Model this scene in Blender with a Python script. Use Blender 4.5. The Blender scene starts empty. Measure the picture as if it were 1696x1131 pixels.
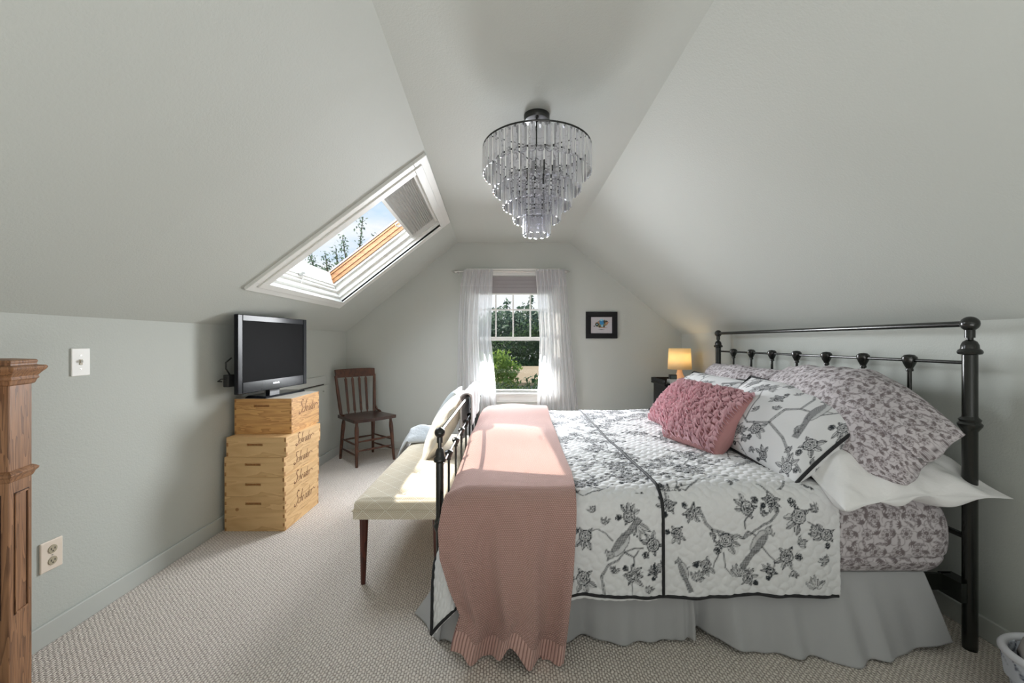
import bpy, math, random
import numpy as np
from mathutils import Vector, Matrix, noise as mnoise

sc = bpy.context.scene
col = sc.collection
PI = math.pi

# ------------------------------------------------------------------ camera, world, sun, exposure
cam_d = bpy.data.cameras.new('camera')
cam_d.sensor_width = 36.0
cam_d.lens = 680.0 / 1696.0 * 36.0
cam_d.shift_x = 0.0018
cam_d.clip_start = 0.05
cam_d.clip_end = 300
cam = bpy.data.objects.new('camera', cam_d)
cam.location = (0, 0, 1.25)
cam.rotation_euler = (PI / 2, 0, 0)
col.objects.link(cam)
sc.camera = cam
sc.view_settings.view_transform = 'Standard'
sc.view_settings.look = 'None'
sc.view_settings.gamma = 1
sc.view_settings.use_curve_mapping = False
sc.view_settings.exposure = 0.12
sc.cycles.use_denoising = True
sc.cycles.max_bounces = 10
sc.cycles.diffuse_bounces = 5
sc.cycles.glossy_bounces = 4
sc.cycles.transmission_bounces = 10
sc.cycles.transparent_max_bounces = 24
sc.cycles.sample_clamp_indirect = 6
sc.cycles.caustics_reflective = False
sc.cycles.caustics_refractive = False

w = bpy.data.worlds.new('sky'); sc.world = w; w.use_nodes = True
nt = w.node_tree; nt.nodes.clear()
wo = nt.nodes.new('ShaderNodeOutputWorld'); bg = nt.nodes.new('ShaderNodeBackground')
tc = nt.nodes.new('ShaderNodeTexCoord'); mp = nt.nodes.new('ShaderNodeMapping')
ns = nt.nodes.new('ShaderNodeTexNoise'); cr = nt.nodes.new('ShaderNodeValToRGB'); mx = nt.nodes.new('ShaderNodeMix')
mx.data_type = 'RGBA'
mp.inputs['Scale'].default_value = (1.3, 1.3, 3.2)
mp.inputs['Location'].default_value = (0.35, 0.2, 0.1)
ns.inputs['Scale'].default_value = 1.6; ns.inputs['Detail'].default_value = 7; ns.inputs['Roughness'].default_value = 0.5
cr.color_ramp.elements[0].position = 0.47; cr.color_ramp.elements[1].position = 0.58
mx.inputs[6].default_value = (0.50, 0.74, 1.0, 1); mx.inputs[7].default_value = (0.98, 1.0, 1.04, 1)
nt.links.new(tc.outputs['Generated'], mp.inputs['Vector']); nt.links.new(mp.outputs['Vector'], ns.inputs['Vector'])
sx_ = nt.nodes.new('ShaderNodeSeparateXYZ'); m1_ = nt.nodes.new('ShaderNodeMath'); m1_.operation = 'MULTIPLY_ADD'
nt.links.new(tc.outputs['Generated'], sx_.inputs[0]); nt.links.new(sx_.outputs[2], m1_.inputs[0]); m1_.inputs[1].default_value = -1.6; m1_.inputs[2].default_value = 0.34
m2_ = nt.nodes.new('ShaderNodeMath'); m2_.operation = 'ADD'; nt.links.new(ns.outputs['Fac'], m2_.inputs[0]); nt.links.new(m1_.outputs[0], m2_.inputs[1])
nt.links.new(m2_.outputs[0], cr.inputs['Fac']); nt.links.new(cr.outputs['Color'], mx.inputs[0])
nt.links.new(mx.outputs[2], bg.inputs['Color']); bg.inputs['Strength'].default_value = 0.95
nt.links.new(bg.outputs['Background'], wo.inputs['Surface'])

def light(name, kind, loc, direction, energy, color=(1, 1, 1), size=None, size_y=None, portal=False, spread=None):
    d = bpy.data.lights.new(name, kind); d.energy = energy; d.color = color
    if kind == 'AREA':
        d.shape = 'RECTANGLE'; d.size = size; d.size_y = size_y or size
        d.cycles.is_portal = portal
        if spread: d.spread = spread
    o = bpy.data.objects.new(name, d); col.objects.link(o)
    o.location = loc
    o.rotation_euler = Vector(direction).to_track_quat('-Z', 'Y').to_euler()
    return o

sun = light('sun', 'SUN', (-6, 5, 9), (0.72, -0.51, -1.0), 7.0, (1.0, 0.93, 0.82)); sun.data.angle = math.radians(0.6)
light('portal_window', 'AREA', (0.035, 4.93, 1.34), (0, -1, 0), 1, size=0.95, size_y=1.4, portal=True)
SU = Vector((0.790769, 0, 0.612114)); SN = Vector((-0.612114, 0, 0.790769)); S0 = Vector((-1.91, 0, 1.36))
def slope_pt(y, s, d): return S0 + SU * s + SN * d + Vector((0, y, 0))
light('portal_skylight', 'AREA', slope_pt(3.2, 1.03, 0.34), -SN, 1, size=1.1, size_y=1.1, portal=True)
# two added fill lamps behind the camera, then daylight by the skylight / window seen
light('added_rear_fill', 'AREA', (0.1, -2.35, 1.45), (0, 1, 0.08), 3, (1.0, 0.985, 0.95), 2.0, 1.3)  # added lamp out of view, brightens the room from behind
light('added_up_fill', 'AREA', (0.3, -1.2, 0.35), (0, 0.10, 1), 64, (1.0, 0.99, 0.985), 2.8, 2.0)  # added uplight out of view, brightens slopes and ceiling
light('curtained_window_daylight', 'AREA', (0.05, 4.62, 1.25), (0.0, -1, -0.42), 62, (0.94, 0.97, 1.0), .75, 1.1, spread=math.radians(125))
light('window_daylight', 'AREA', (0.035, 5.05, 1.34), (0, -1, -0.05), 6, (0.90, 0.95, 1.0), 0.9, 1.3)
light('skylight_daylight', 'AREA', slope_pt(3.2, 1.0, 0.42), -SN, 34, (0.88, 0.94, 1.0), 1.0, 1.0)

# ------------------------------------------------------------------ helpers
def srgb(r, g, b):
    f = lambda c: (c / 255 / 12.92) if c / 255 <= 0.04045 else ((c / 255 + 0.055) / 1.055) ** 2.4
    return (f(r), f(g), f(b), 1)

class MB:
    def __init__(s): s.v = []; s.f = []; s.m = []; s.cur = 0; s.n = 0
    def add(s, verts, faces):
        verts = [tuple(map(float, p)) for p in verts]
        b = s.n; s.v += verts; s.n += len(verts)
        s.f += [tuple(int(i) + b for i in f) for f in faces]; s.m += [s.cur] * len(faces)
        return s
    def box(s, x0, x1, y0, y1, z0, z1, M=None):
        vs = [Vector((x, y, z)) for x in (x0, x1) for y in (y0, y1) for z in (z0, z1)]
        if M: vs = [M @ v for v in vs]
        return s.add(vs, [(0, 1, 3, 2), (4, 6, 7, 5), (0, 4, 5, 1), (2, 3, 7, 6), (0, 2, 6, 4), (1, 5, 7, 3)])
    def hexa(s, pts):
        return s.add(pts, [(0, 3, 2, 1), (4, 5, 6, 7), (0, 1, 5, 4), (1, 2, 6, 5), (2, 3, 7, 6), (3, 0, 4, 7)])
    def tube(s, pts, r, seg=12, cap=True, squash=None):
        pts = [Vector(p) for p in pts]; n = len(pts)
        rs = r if isinstance(r, (list, tuple)) else [r] * n
        vs = []; up = None
        for i, p in enumerate(pts):
            t = (pts[min(i + 1, n - 1)] - pts[max(i - 1, 0)])
            if t.length < 1e-9: t = Vector((0, 0, 1))
            t.normalize()
            if up is None:
                up = Vector((0, 0, 1)) if abs(t.z) < .9 else Vector((0, 1, 0))
            a = up - t * up.dot(t)
            if a.length < 1e-6: a = Vector((1, 0, 0)) - t * t.x
            a.normalize(); b = t.cross(a); up = a
            for k in range(seg):
                th = 2 * PI * k / seg
                vs.append(p + a * (math.cos(th) * rs[i]) + b * (math.sin(th) * rs[i] * (squash or 1)))
        fs = [(i * seg + k, i * seg + (k + 1) % seg, (i + 1) * seg + (k + 1) % seg, (i + 1) * seg + k) for i in range(n - 1) for k in range(seg)]
        if cap:
            fs.append(tuple(range(seg))[::-1]); fs.append(tuple((n - 1) * seg + k for k in range(seg)))
        return s.add(vs, fs)
    def lathe(s, prof, o=(0, 0, 0), axis=(0, 0, 1), seg=20):
        o = Vector(o); q = Vector((0, 0, 1)).rotation_difference(Vector(axis).normalized())
        vs = [o + q @ Vector((r * math.cos(2 * PI * k / seg), r * math.sin(2 * PI * k / seg), z)) for r, z in prof for k in range(seg)]
        n = len(prof)
        fs = [(i * seg + k, i * seg + (k + 1) % seg, (i + 1) * seg + (k + 1) % seg, (i + 1) * seg + k) for i in range(n - 1) for k in range(seg)]
        fs += [tuple(range(seg))[::-1], tuple((n - 1) * seg + k for k in range(seg))]
        return s.add(vs, fs)
    def ball(s, c, r, seg=16, sz=1.0):
        return s.lathe([(max(1e-4, r * math.sin(PI * i / 10)), -r * sz * math.cos(PI * i / 10)) for i in range(11)], c, seg=seg)
    def grid(s, P, wrap=False):
        m, n = P.shape[:2]
        fs = []
        for i in range(m - 1):
            for j in range(n - 1 + (1 if wrap else 0)):
                j2 = (j + 1) % n
                fs.append((i * n + j, i * n + j2, (i + 1) * n + j2, (i + 1) * n + j))
        return s.add(P.reshape(-1, 3), fs)
    def build(s, name, mats, parent=None, origin=(0, 0, 0), smooth=False, bevel=0, solid=0, sub=0):
        o = Vector(origin); pl = parent.get('_w') if parent is not None else None
        me = bpy.data.meshes.new(name)
        me.from_pydata([(v[0] - o.x, v[1] - o.y, v[2] - o.z) for v in s.v], [], s.f)
        for m in (mats if isinstance(mats, (list, tuple)) else [mats]): me.materials.append(m)
        if len(me.materials) > 1: me.polygons.foreach_set('material_index', s.m)
        if smooth: me.polygons.foreach_set('use_smooth', [True] * len(me.polygons))
        me.update()
        ob = bpy.data.objects.new(name, me); col.objects.link(ob)
        ob.location = o
        if parent is not None:
            ob.parent = parent
            ob.location = o - wloc(parent)
        if smooth == 'auto': autosmooth(ob)
        if solid:
            md = ob.modifiers.new('solid', 'SOLIDIFY'); md.thickness = solid; md.offset = -1
        if bevel:
            md = ob.modifiers.new('bevel', 'BEVEL'); md.width = bevel; md.segments = 2; md.limit_method = 'ANGLE'
        if sub:
            md = ob.modifiers.new('sub', 'SUBSURF'); md.levels = sub; md.render_levels = sub
        return ob

def wloc(o):
    v = Vector(o.location)
    while o.parent: o = o.parent; v = v + Vector(o.location)
    return v
def autosmooth(ob):
    me = ob.data
    bm = __import__('bmesh').new(); bm.from_mesh(me)
    for e in bm.edges:
        if len(e.link_faces) == 2 and e.calc_face_angle(0) > math.radians(38): e.smooth = False
    bm.to_mesh(me); bm.free()

def mesh_np(name, P, mat, uv=None, attrs=None, origin=(0, 0, 0), parent=None, solid=0, close=False):
    """numpy grid (m,n,3) -> smooth mesh with uv and float point attributes"""
    m, n = P.shape[:2]
    V = (P - np.array(origin)).reshape(-1, 3).astype(np.float32)
    idx = np.arange(m * n).reshape(m, n)
    q = np.stack([idx[:-1, :-1], idx[:-1, 1:], idx[1:, 1:], idx[1:, :-1]], -1).reshape(-1, 4).astype(np.int32)
    me = bpy.data.meshes.new(name)
    me.vertices.add(len(V)); me.vertices.foreach_set('co', V.ravel())
    me.loops.add(q.size); me.loops.foreach_set('vertex_index', q.ravel())
    me.polygons.add(len(q)); me.polygons.foreach_set('loop_start', np.arange(0, q.size, 4, dtype=np.int32))
    me.polygons.foreach_set('use_smooth', np.ones(len(q), bool))
    me.update(calc_edges=True); me.validate()
    if uv is not None:
        l = me.uv_layers.new(name='UVMap'); l.data.foreach_set('uv', uv.reshape(-1, 2)[q.ravel()].astype(np.float32).ravel())
    for k, a in (attrs or {}).items():
        at = me.attributes.new(k, 'FLOAT', 'POINT'); at.data.foreach_set('value', a.astype(np.float32).ravel())
    me.materials.append(mat)
    ob = bpy.data.objects.new(name, me); col.objects.link(ob)
    ob.location = origin
    if parent is not None:
        ob.parent = parent; ob.location = Vector(origin) - wloc(parent)
    if solid:
        md = ob.modifiers.new('solid', 'SOLIDIFY'); md.thickness = solid; md.offset = -1
    return ob

def thing(name, label, cat, loc=(0, 0, 0), group=None):
    o = bpy.data.objects.new(name, None); o.empty_display_size = 0.1; col.objects.link(o); o.location = loc
    return tag(o, label, cat, group)
def tag(o, label=None, cat=None, group=None, kind=None):
    if label: o['label'] = label
    if cat: o['category'] = cat
    if group: o['group'] = group
    if kind: o['kind'] = kind
    return o
def struct(o, label=None): return tag(o, label, None, None, 'structure')

def snoise(X, Y, s, seed=0, octaves=3):
    """cheap smooth pseudo noise on numpy arrays, about -1..1"""
    rng = np.random.RandomState(seed); out = 0; amp = 1; tot = 0
    for o in range(octaves):
        for k in range(4):
            a = rng.uniform(0, 2 * PI); ph = rng.uniform(0, 2 * PI); f = s * rng.uniform(.7, 1.4)
            out = out + amp * np.sin((X * math.cos(a) + Y * math.sin(a)) * f + ph + 1.3 * np.sin((X * math.sin(a) - Y * math.cos(a)) * f * .7 + ph * 2))
            tot += amp * .55
        s *= 2.1; amp *= .5
    return out / tot

# ------------------------------------------------------------------ materials
class NG:
    def __init__(s, name):
        s.m = bpy.data.materials.new(name); s.m.use_nodes = True; s.t = s.m.node_tree
        s.b = s.t.nodes['Principled BSDF']; s.out = s.t.nodes['Material Output']
    def n(s, typ, **kw):
        nd = s.t.nodes.new(typ)
        for k, v in kw.items():
            if k.startswith('i_'):
                key = k[2:]; key = int(key) if key.isdigit() else key.replace('_', ' ')
                sock = nd.inputs[key]
                if isinstance(v, bpy.types.NodeSocket): s.t.links.new(v, sock)
                else: sock.default_value = v
            else: setattr(nd, k, v)
        return nd
    def l(s, a, b): s.t.links.new(a, b)
    def math(s, op, a, b=0.0, c=None):
        nd = s.n('ShaderNodeMath', operation=op)
        for i, x in enumerate((a, b) + ((c,) if c is not None else ())):
            if isinstance(x, bpy.types.NodeSocket): s.l(x, nd.inputs[i])
            else: nd.inputs[i].default_value = x
        return nd.outputs[0]
    def mix(s, f, a, b):
        nd = s.n('ShaderNodeMix', data_type='RGBA')
        for i, x in ((0, f), (6, a), (7, b)):
            if isinstance(x, bpy.types.NodeSocket): s.l(x, nd.inputs[i])
            else: nd.inputs[i].default_value = x
        return nd.outputs[2]
    def ramp(s, f, stops):
        nd = s.n('ShaderNodeValToRGB'); s.l(f, nd.inputs[0]); e = nd.color_ramp.elements
        while len(e) < len(stops): e.new(0.5)
        for k, (p, c) in enumerate(stops): e[k].position = p; e[k].color = c if len(c) == 4 else (*c, 1)
        return nd.outputs[0]
    def noise(s, vec, scale, detail=3, rough=.5, out='Fac'):
        nd = s.n('ShaderNodeTexNoise'); nd.inputs['Scale'].default_value = scale; nd.inputs['Detail'].default_value = detail
        nd.inputs['Roughness'].default_value = rough
        if vec is not None: s.l(vec, nd.inputs['Vector'])
        return nd.outputs[out]
    def obj(s, scale=(1, 1, 1), rot=(0, 0, 0)):
        t = s.n('ShaderNodeTexCoord'); m = s.n('ShaderNodeMapping'); m.inputs['Scale'].default_value = scale; m.inputs['Rotation'].default_value = rot
        s.l(t.outputs['Object'], m.inputs['Vector']); return m.outputs[0]
    def uv(s): return s.n('ShaderNodeTexCoord').outputs['UV']
    def bump(s, h, dist=.002, strength=1.0):
        nd = s.n('ShaderNodeBump'); nd.inputs['Distance'].default_value = dist; nd.inputs['Strength'].default_value = strength
        s.l(h, nd.inputs['Height']); s.l(nd.outputs[0], s.b.inputs['Normal']); return nd
    def color(s, c):
        if isinstance(c, bpy.types.NodeSocket): s.l(c, s.b.inputs['Base Color'])
        else: s.b.inputs['Base Color'].default_value = c
    def set(s, **kw):
        for k, v in kw.items(): s.b.inputs[k.replace('_', ' ')].default_value = v
        return s

def mat_paint(name, c, rough=.6, bump=.0006, scale=90, var=.03):
    g = NG(name); v = g.obj()
    n1 = g.noise(v, 1.3, 3); g.color(g.mix(n1, tuple(x * (1 - var) for x in c[:3]) + (1,), tuple(min(1, x * (1 + var)) for x in c[:3]) + (1,)))
    g.set(Roughness=rough, Specular_IOR_Level=.3)
    if bump: g.bump(g.noise(v, scale, 3, .6), bump)
    return g.m
def mat_plain(name, c, rough=.5, metal=0, spec=.5, sheen=0):
    g = NG(name); v = g.obj(); n1 = g.noise(v, 14, 2)
    g.color(g.mix(n1, tuple(x * .94 for x in c[:3]) + (1,), tuple(min(1, x * 1.05) for x in c[:3]) + (1,)))
    g.set(Roughness=rough, Metallic=metal, Specular_IOR_Level=spec)
    if sheen: g.set(Sheen_Weight=sheen)
    return g.m
def mat_wood(name, c1, c2, scale=(1, 1, 1), ring=9, rough=.5, bump=.0004, dist=4, fine=60, amt=.6):
    g = NG(name); v = g.obj(scale)
    wv = g.n('ShaderNodeTexNoise'); wv.inputs['Scale'].default_value = ring * .35; wv.inputs['Detail'].default_value = 2; wv.inputs['Distortion'].default_value = .6
    g.l(v, wv.inputs['Vector'])
    rings = g.math('FRACT', g.math('MULTIPLY', wv.outputs['Fac'], ring))
    rings = g.math('POWER', rings, 1.6)
    f = g.noise(v, fine, 4, .6)
    k = g.math('ADD', g.math('MULTIPLY', rings, amt), g.math('MULTIPLY', f, .35))
    g.color(g.mix(k, c1, c2)); g.set(Roughness=rough)
    g.bump(f, bump)
    return g.m

M = {}
WALLC = (0.486, 0.506, 0.474, 1)
M['wall'] = mat_paint('sage_wall_paint', WALLC, .62, .0012, 110, .02)
M['trim_wall'] = mat_paint('sage_trim_paint', (0.485, 0.503, 0.478, 1), .38, 0)
M['white'] = mat_paint('white_gloss_paint', (0.74, 0.74, 0.71, 1), .35, 0)
M['white_plastic'] = mat_plain('white_plastic', (0.82, 0.81, 0.78, 1), .35)
M['ivory_plastic'] = mat_plain('ivory_plastic', (0.80, 0.70, 0.60, 1), .35)
M['beige_plastic'] = mat_plain('beige_socket', (0.42, 0.37, 0.27, 1), .35)
M['dark_slot'] = mat_plain('dark_slot', (0.03, 0.025, 0.02, 1), .6)
M['black_metal'] = mat_plain('dark_bronze_metal', (0.010, 0.011, 0.009, 1), .22, 0, .6)
M['steel'] = mat_plain('brushed_steel', (0.55, 0.54, 0.52, 1), .3, 1)
M['pine'] = mat_wood('pale_pine', srgb(226, 190, 138), srgb(178, 132, 82), (1.2, 1.2, 9), 5, .55, amt=.42)
M['pine2'] = mat_wood('warm_pine', srgb(224, 176, 112), srgb(160, 106, 56), (1.0, 1.0, 10), 7, .5, amt=.55)
M['pine_end'] = mat_wood('pine_end_grain', srgb(178, 130, 80), srgb(140, 94, 52), (8, 8, 8), 6, .6)
M['pine_top'] = mat_plain('pale_top_board', srgb(196, 188, 176), .4)
M['burn'] = mat_plain('burnt_brand_marks', srgb(104, 60, 26), .7)
M['oak'] = mat_wood('oak', srgb(170, 124, 88), srgb(80, 50, 32), (22, 22, 1.6), 5, .42, .0008, fine=9)
M['dark_chair'] = mat_wood('dark_stained_wood', srgb(96, 58, 40), srgb(40, 22, 16), (10, 10, 2), 5, .4)
M['dark_seat'] = mat_wood('dark_seat_wood', srgb(72, 50, 42), srgb(36, 22, 19), (3, 14, 3), 5, .3)
M['cherry'] = mat_wood('mahogany_leg', srgb(96, 46, 34), srgb(46, 18, 14), (12, 12, 2), 4, .3)
M['skywood'] = mat_wood('sash_wood', srgb(172, 124, 78), srgb(118, 74, 38), (2, 2, 20), 5, .5)
M['black_gloss'] = mat_plain('black_gloss_plastic', (0.010, 0.011, 0.014, 1), .14, 0, .22)
M['black_matte'] = mat_plain('black_matte_plastic', (0.02, 0.02, 0.02, 1), .5)
M['screen'] = mat_plain('dark_screen', (0.012, 0.012, 0.013, 1), .5, 0, .03)
M['black_wood'] = mat_plain('black_painted_wood', (0.010, 0.010, 0.011, 1), .45, 0, .2)
M['black_fabric'] = mat_plain('black_cord_fabric', (0.012, 0.012, 0.014, 1), .8)
M['grey_shade'] = mat_plain('grey_roller_fabric', (0.30, 0.28, 0.285, 1), .8)
M['silver'] = mat_plain('silver_logo', (0.7, 0.7, 0.72, 1), .3, 1)
M['bark'] = mat_plain('bark', (0.10, 0.075, 0.05, 1), .9)

def glass_pane():
    g = NG('window_glass'); g.t.nodes.remove(g.b)
    tr = g.n('ShaderNodeBsdfTransparent'); tr.inputs[0].default_value = (.97, .98, .98, 1)
    gl = g.n('ShaderNodeBsdfGlossy'); gl.inputs['Roughness'].default_value = .02
    mxs = g.n('ShaderNodeMixShader'); mxs.inputs[0].default_value = .012
    g.l(tr.outputs[0], mxs.inputs[1]); g.l(gl.outputs[0], mxs.inputs[2]); g.l(mxs.outputs[0], g.out.inputs[0]); return g.m
M['pane'] = glass_pane()
def crystal():
    g = NG('clear_crystal'); g.set(Roughness=.02, Transmission_Weight=1.0, IOR=1.45); g.color((0.97, 0.97, 1.0, 1))
    g.t.nodes.remove(g.b)
    a = g.n('ShaderNodeBsdfGlass'); a.inputs['IOR'].default_value = 1.5; a.inputs['Roughness'].default_value = .0; a.inputs['Color'].default_value = (.97, .97, 1, 1)
    t = g.n('ShaderNodeBsdfTransparent'); t.inputs[0].default_value = (.93, .93, .96, 1)
    m1 = g.n('ShaderNodeMixShader'); m1.inputs[0].default_value = .78
    g.l(t.outputs[0], m1.inputs[1]); g.l(a.outputs[0], m1.inputs[2])
    df = g.n('ShaderNodeBsdfTranslucent'); df.inputs[0].default_value = (.9, .9, .94, 1); dd_ = g.n('ShaderNodeBsdfDiffuse'); dd_.inputs[0].default_value = (.9, .9, .94, 1)
    m3 = g.n('ShaderNodeMixShader'); m3.inputs[0].default_value = .5; g.l(df.outputs[0], m3.inputs[1]); g.l(dd_.outputs[0], m3.inputs[2])
    m2 = g.n('ShaderNodeMixShader'); m2.inputs[0].default_value = .16; g.l(m1.outputs[0], m2.inputs[1]); g.l(m3.outputs[0], m2.inputs[2])
    g.l(m2.outputs[0], g.out.inputs[0]); return g.m
M['crystal'] = crystal()
def sheer(name, alpha, c=(.80, .80, .81, 1)):
    g = NG(name); g.t.nodes.remove(g.b)
    tr = g.n('ShaderNodeBsdfTransparent'); d = g.n('ShaderNodeBsdfDiffuse'); d.inputs[0].default_value = c
    tl = g.n('ShaderNodeBsdfTranslucent'); tl.inputs[0].default_value = c
    m1 = g.n('ShaderNodeMixShader'); m1.inputs[0].default_value = .5; g.l(d.outputs[0], m1.inputs[1]); g.l(tl.outputs[0], m1.inputs[2])
    m2 = g.n('ShaderNodeMixShader'); g.l(tr.outputs[0], m2.inputs[1]); g.l(m1.outputs[0], m2.inputs[2])
    lw = g.n('ShaderNodeLayerWeight'); lw.inputs[0].default_value = .45
    f = g.math('ADD', g.math('MULTIPLY', lw.outputs['Facing'], .35), alpha); f = g.math('MINIMUM', f, .97)
    g.l(f, m2.inputs[0]); g.l(m2.outputs[0], g.out.inputs[0]); return g.m
M['sheer'] = sheer('sheer_white_voile', .56)
M['sheer_hem'] = sheer('sheer_voile_double', .62)

def carpet():
    g = NG('loop_carpet')
    t = g.n('ShaderNodeTexCoord'); sep = g.n('ShaderNodeSeparateXYZ')
    warp = g.n('ShaderNodeVectorMath', operation='MULTIPLY_ADD')
    nz = g.noise(t.outputs['Object'], 34, 3, .6, 'Color'); g.l(nz, warp.inputs[0]); warp.inputs[1].default_value = (.020, .016, 0); g.l(t.outputs['Object'], warp.inputs[2])
    g.l(warp.outputs[0], sep.inputs[0])
    L = 0.0185; W_ = 0.0115
    row = g.math('DIVIDE', sep.outputs[0], W_)
    off = g.math('MULTIPLY', g.math('MODULO', g.math('FLOOR', row), 2.0), .5)
    a = g.math('ABSOLUTE', g.math('SINE', g.math('MULTIPLY', row, PI)))
    bb = g.math('ABSOLUTE', g.math('SINE', g.math('MULTIPLY', g.math('ADD', g.math('DIVIDE', sep.outputs[1], L), off), PI)))
    h = g.math('MULTIPLY', g.math('POWER', a, .5), g.math('POWER', bb, .5))
    fine = g.noise(t.outputs['Object'], 420, 2); big = g.noise(t.outputs['Object'], 60, 2)
    hh = g.math('ADD', h, g.math('MULTIPLY', fine, .35))
    c = g.ramp(g.math('ADD', g.math('MULTIPLY', h, .7), g.math('MULTIPLY', big, .3)), [(0.12, srgb(120, 108, 98)), (0.45, srgb(206, 196, 187)), (.9, srgb(240, 232, 224))])
    g.color(c); g.set(Roughness=.95, Specular_IOR_Level=.1); g.bump(hh, .006, .8); return g.m
M['carpet'] = carpet()

def toile_mat():
    g = NG('toile_print_cotton')
    a = g.n('ShaderNodeAttribute', attribute_name='ink'); v = g.obj()
    f = g.math('MINIMUM', a.outputs['Fac'], 1.0)
    base = g.mix(g.noise(v, 5, 2), (0.66, 0.66, 0.67, 1), (0.72, 0.72, 0.73, 1))
    g.color(g.mix(f, base, (0.022, 0.026, 0.032, 1))); g.set(Roughness=.85, Specular_IOR_Level=.2, Sheen_Weight=.15)
    g.bump(g.noise(v, 70, 3, .6), .0012); return g.m
M['toile'] = toile_mat()
def damask_mat(name, base, ink):
    g = NG(name); a = g.n('ShaderNodeAttribute', attribute_name='ink'); v = g.obj()
    f = g.math('MINIMUM', a.outputs['Fac'], 1.0)
    g.color(g.mix(f, base, ink)); g.set(Roughness=.75, Specular_IOR_Level=.25, Sheen_Weight=.1)
    g.bump(g.noise(v, 60, 3), .0008); return g.m
M['damask'] = damask_mat('damask_print_cotton', (0.56, 0.52, 0.54, 1), (0.155, 0.125, 0.13, 1))
def fabric(name, c, rough=.85, wr=.0015, sc_=9, sheen=.1, weave=True):
    g = NG(name); v = g.obj()
    g.color(g.mix(g.noise(v, 6, 2), tuple(x * .95 for x in c[:3]) + (1,), tuple(min(1, x * 1.04) for x in c[:3]) + (1,)))
    g.set(Roughness=rough, Specular_IOR_Level=.2, Sheen_Weight=sheen)
    h = g.math('ADD', g.noise(v, sc_, 4, .6), g.math('MULTIPLY', g.noise(v, 260, 2), .06))
    g.bump(h, wr * 3); return g.m
M['white_cotton'] = fabric('white_cotton', (0.82, 0.81, 0.81, 1))
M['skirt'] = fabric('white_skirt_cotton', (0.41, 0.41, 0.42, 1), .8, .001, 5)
M['cream_fleece'] = fabric('cream_fleece', (0.66, 0.60, 0.51, 1), .95, .002, 40, .4)
M['white_fleece'] = fabric('white_fleece', (0.62, 0.62, 0.64, 1), .95, .002, 60, .4)
M['blue_fleece'] = fabric('pale_blue_fleece', (0.54, 0.57, 0.60, 1), .95, .002, 50, .4)
M['blue_grey'] = fabric('pale_grey_blue_cotton', (0.50, 0.54, 0.55, 1))
M['pink_side'] = fabric('dusty_pink_cotton', (0.47, 0.235, 0.235, 1))
def ruffle():
    g = NG('dusty_pink_ruffle'); v = g.obj()
    g.color(g.mix(g.noise(v, 30, 2), (0.64, 0.36, 0.41, 1), (0.80, 0.52, 0.56, 1))); g.set(Roughness=.7, Sheen_Weight=.2, Specular_IOR_Level=.25)
    g.bump(g.noise(v, 120, 2), .001); return g.m
M['ruffle'] = ruffle()
def knit(name, rib=False):
    g = NG(name); uv = g.uv(); sep = g.n('ShaderNodeSeparateXYZ'); g.l(uv, sep.inputs[0])
    if rib:
        h = g.math('POWER', g.math('ABSOLUTE', g.math('SINE', g.math('MULTIPLY', sep.outputs[0], PI / .014))), .7)
    else:
        U, V_ = .0088, .0070
        row = g.math('DIVIDE', sep.outputs[1], V_)
        off = g.math('MULTIPLY', g.math('MODULO', g.math('FLOOR', g.math('ADD', row, 500.0)), 2.0), .5)
        a = g.math('ABSOLUTE', g.math('SINE', g.math('MULTIPLY', g.math('ADD', g.math('DIVIDE', sep.outputs[0], U), off), PI)))
        b = g.math('ABSOLUTE', g.math('SINE', g.math('MULTIPLY', row, PI)))
        h = g.math('POWER', g.math('MULTIPLY', a, b), .6)
    g.color(g.ramp(h, [(0.0, (0.27, 0.135, 0.12, 1)), (.5, (0.52, 0.31, 0.27, 1)), (1, (0.64, 0.41, 0.365, 1))]))  # shade in the stitch grooves is painted into the colour, crests paler
    g.set(Roughness=.9, Specular_IOR_Level=.15, Sheen_Weight=.2)
    g.bump(h, .004, .9); return g.m
M['knit'] = knit('pink_seed_stitch_knit'); M['rib'] = knit('pink_rib_knit', True)
def bench_fabric():
    g = NG('cream_geometric_upholstery'); t = g.n('ShaderNodeTexCoord'); sep = g.n('ShaderNodeSeparateXYZ'); g.l(t.outputs['Object'], sep.inputs[0])
    S = .115
    x = g.math('DIVIDE', sep.outputs[0], S); y = g.math('DIVIDE', g.math('ADD', sep.outputs[1], g.math('MULTIPLY', sep.outputs[2], 1.0)), S)
    u = g.math('ADD', x, y); v = g.math('SUBTRACT', x, y)
    fu = g.math('ABSOLUTE', g.math('SUBTRACT', g.math('FRACT', u), .5)); fv = g.math('ABSOLUTE', g.math('SUBTRACT', g.math('FRACT', v), .5))
    mx_ = g.math('MAXIMUM', fu, fv)
    lines = g.math('GREATER_THAN', g.math('FRACT', g.math('MULTIPLY', mx_, 12)), .58)
    g.color(g.mix(lines, (0.56, 0.465, 0.335, 1), (0.78, 0.735, 0.635, 1))); g.set(Roughness=.85, Specular_IOR_Level=.2)
    g.bump(g.math('ADD', g.noise(t.outputs['Object'], 6, 2), g.math('MULTIPLY', g.noise(t.outputs['Object'], 500, 2), .05)), .004); return g.m
M['bench'] = bench_fabric()
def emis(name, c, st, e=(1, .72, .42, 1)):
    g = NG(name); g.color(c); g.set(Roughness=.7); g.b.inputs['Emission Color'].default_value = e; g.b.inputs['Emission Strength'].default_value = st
    g.n('ShaderNodeTexNoise'); return g.m
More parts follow.
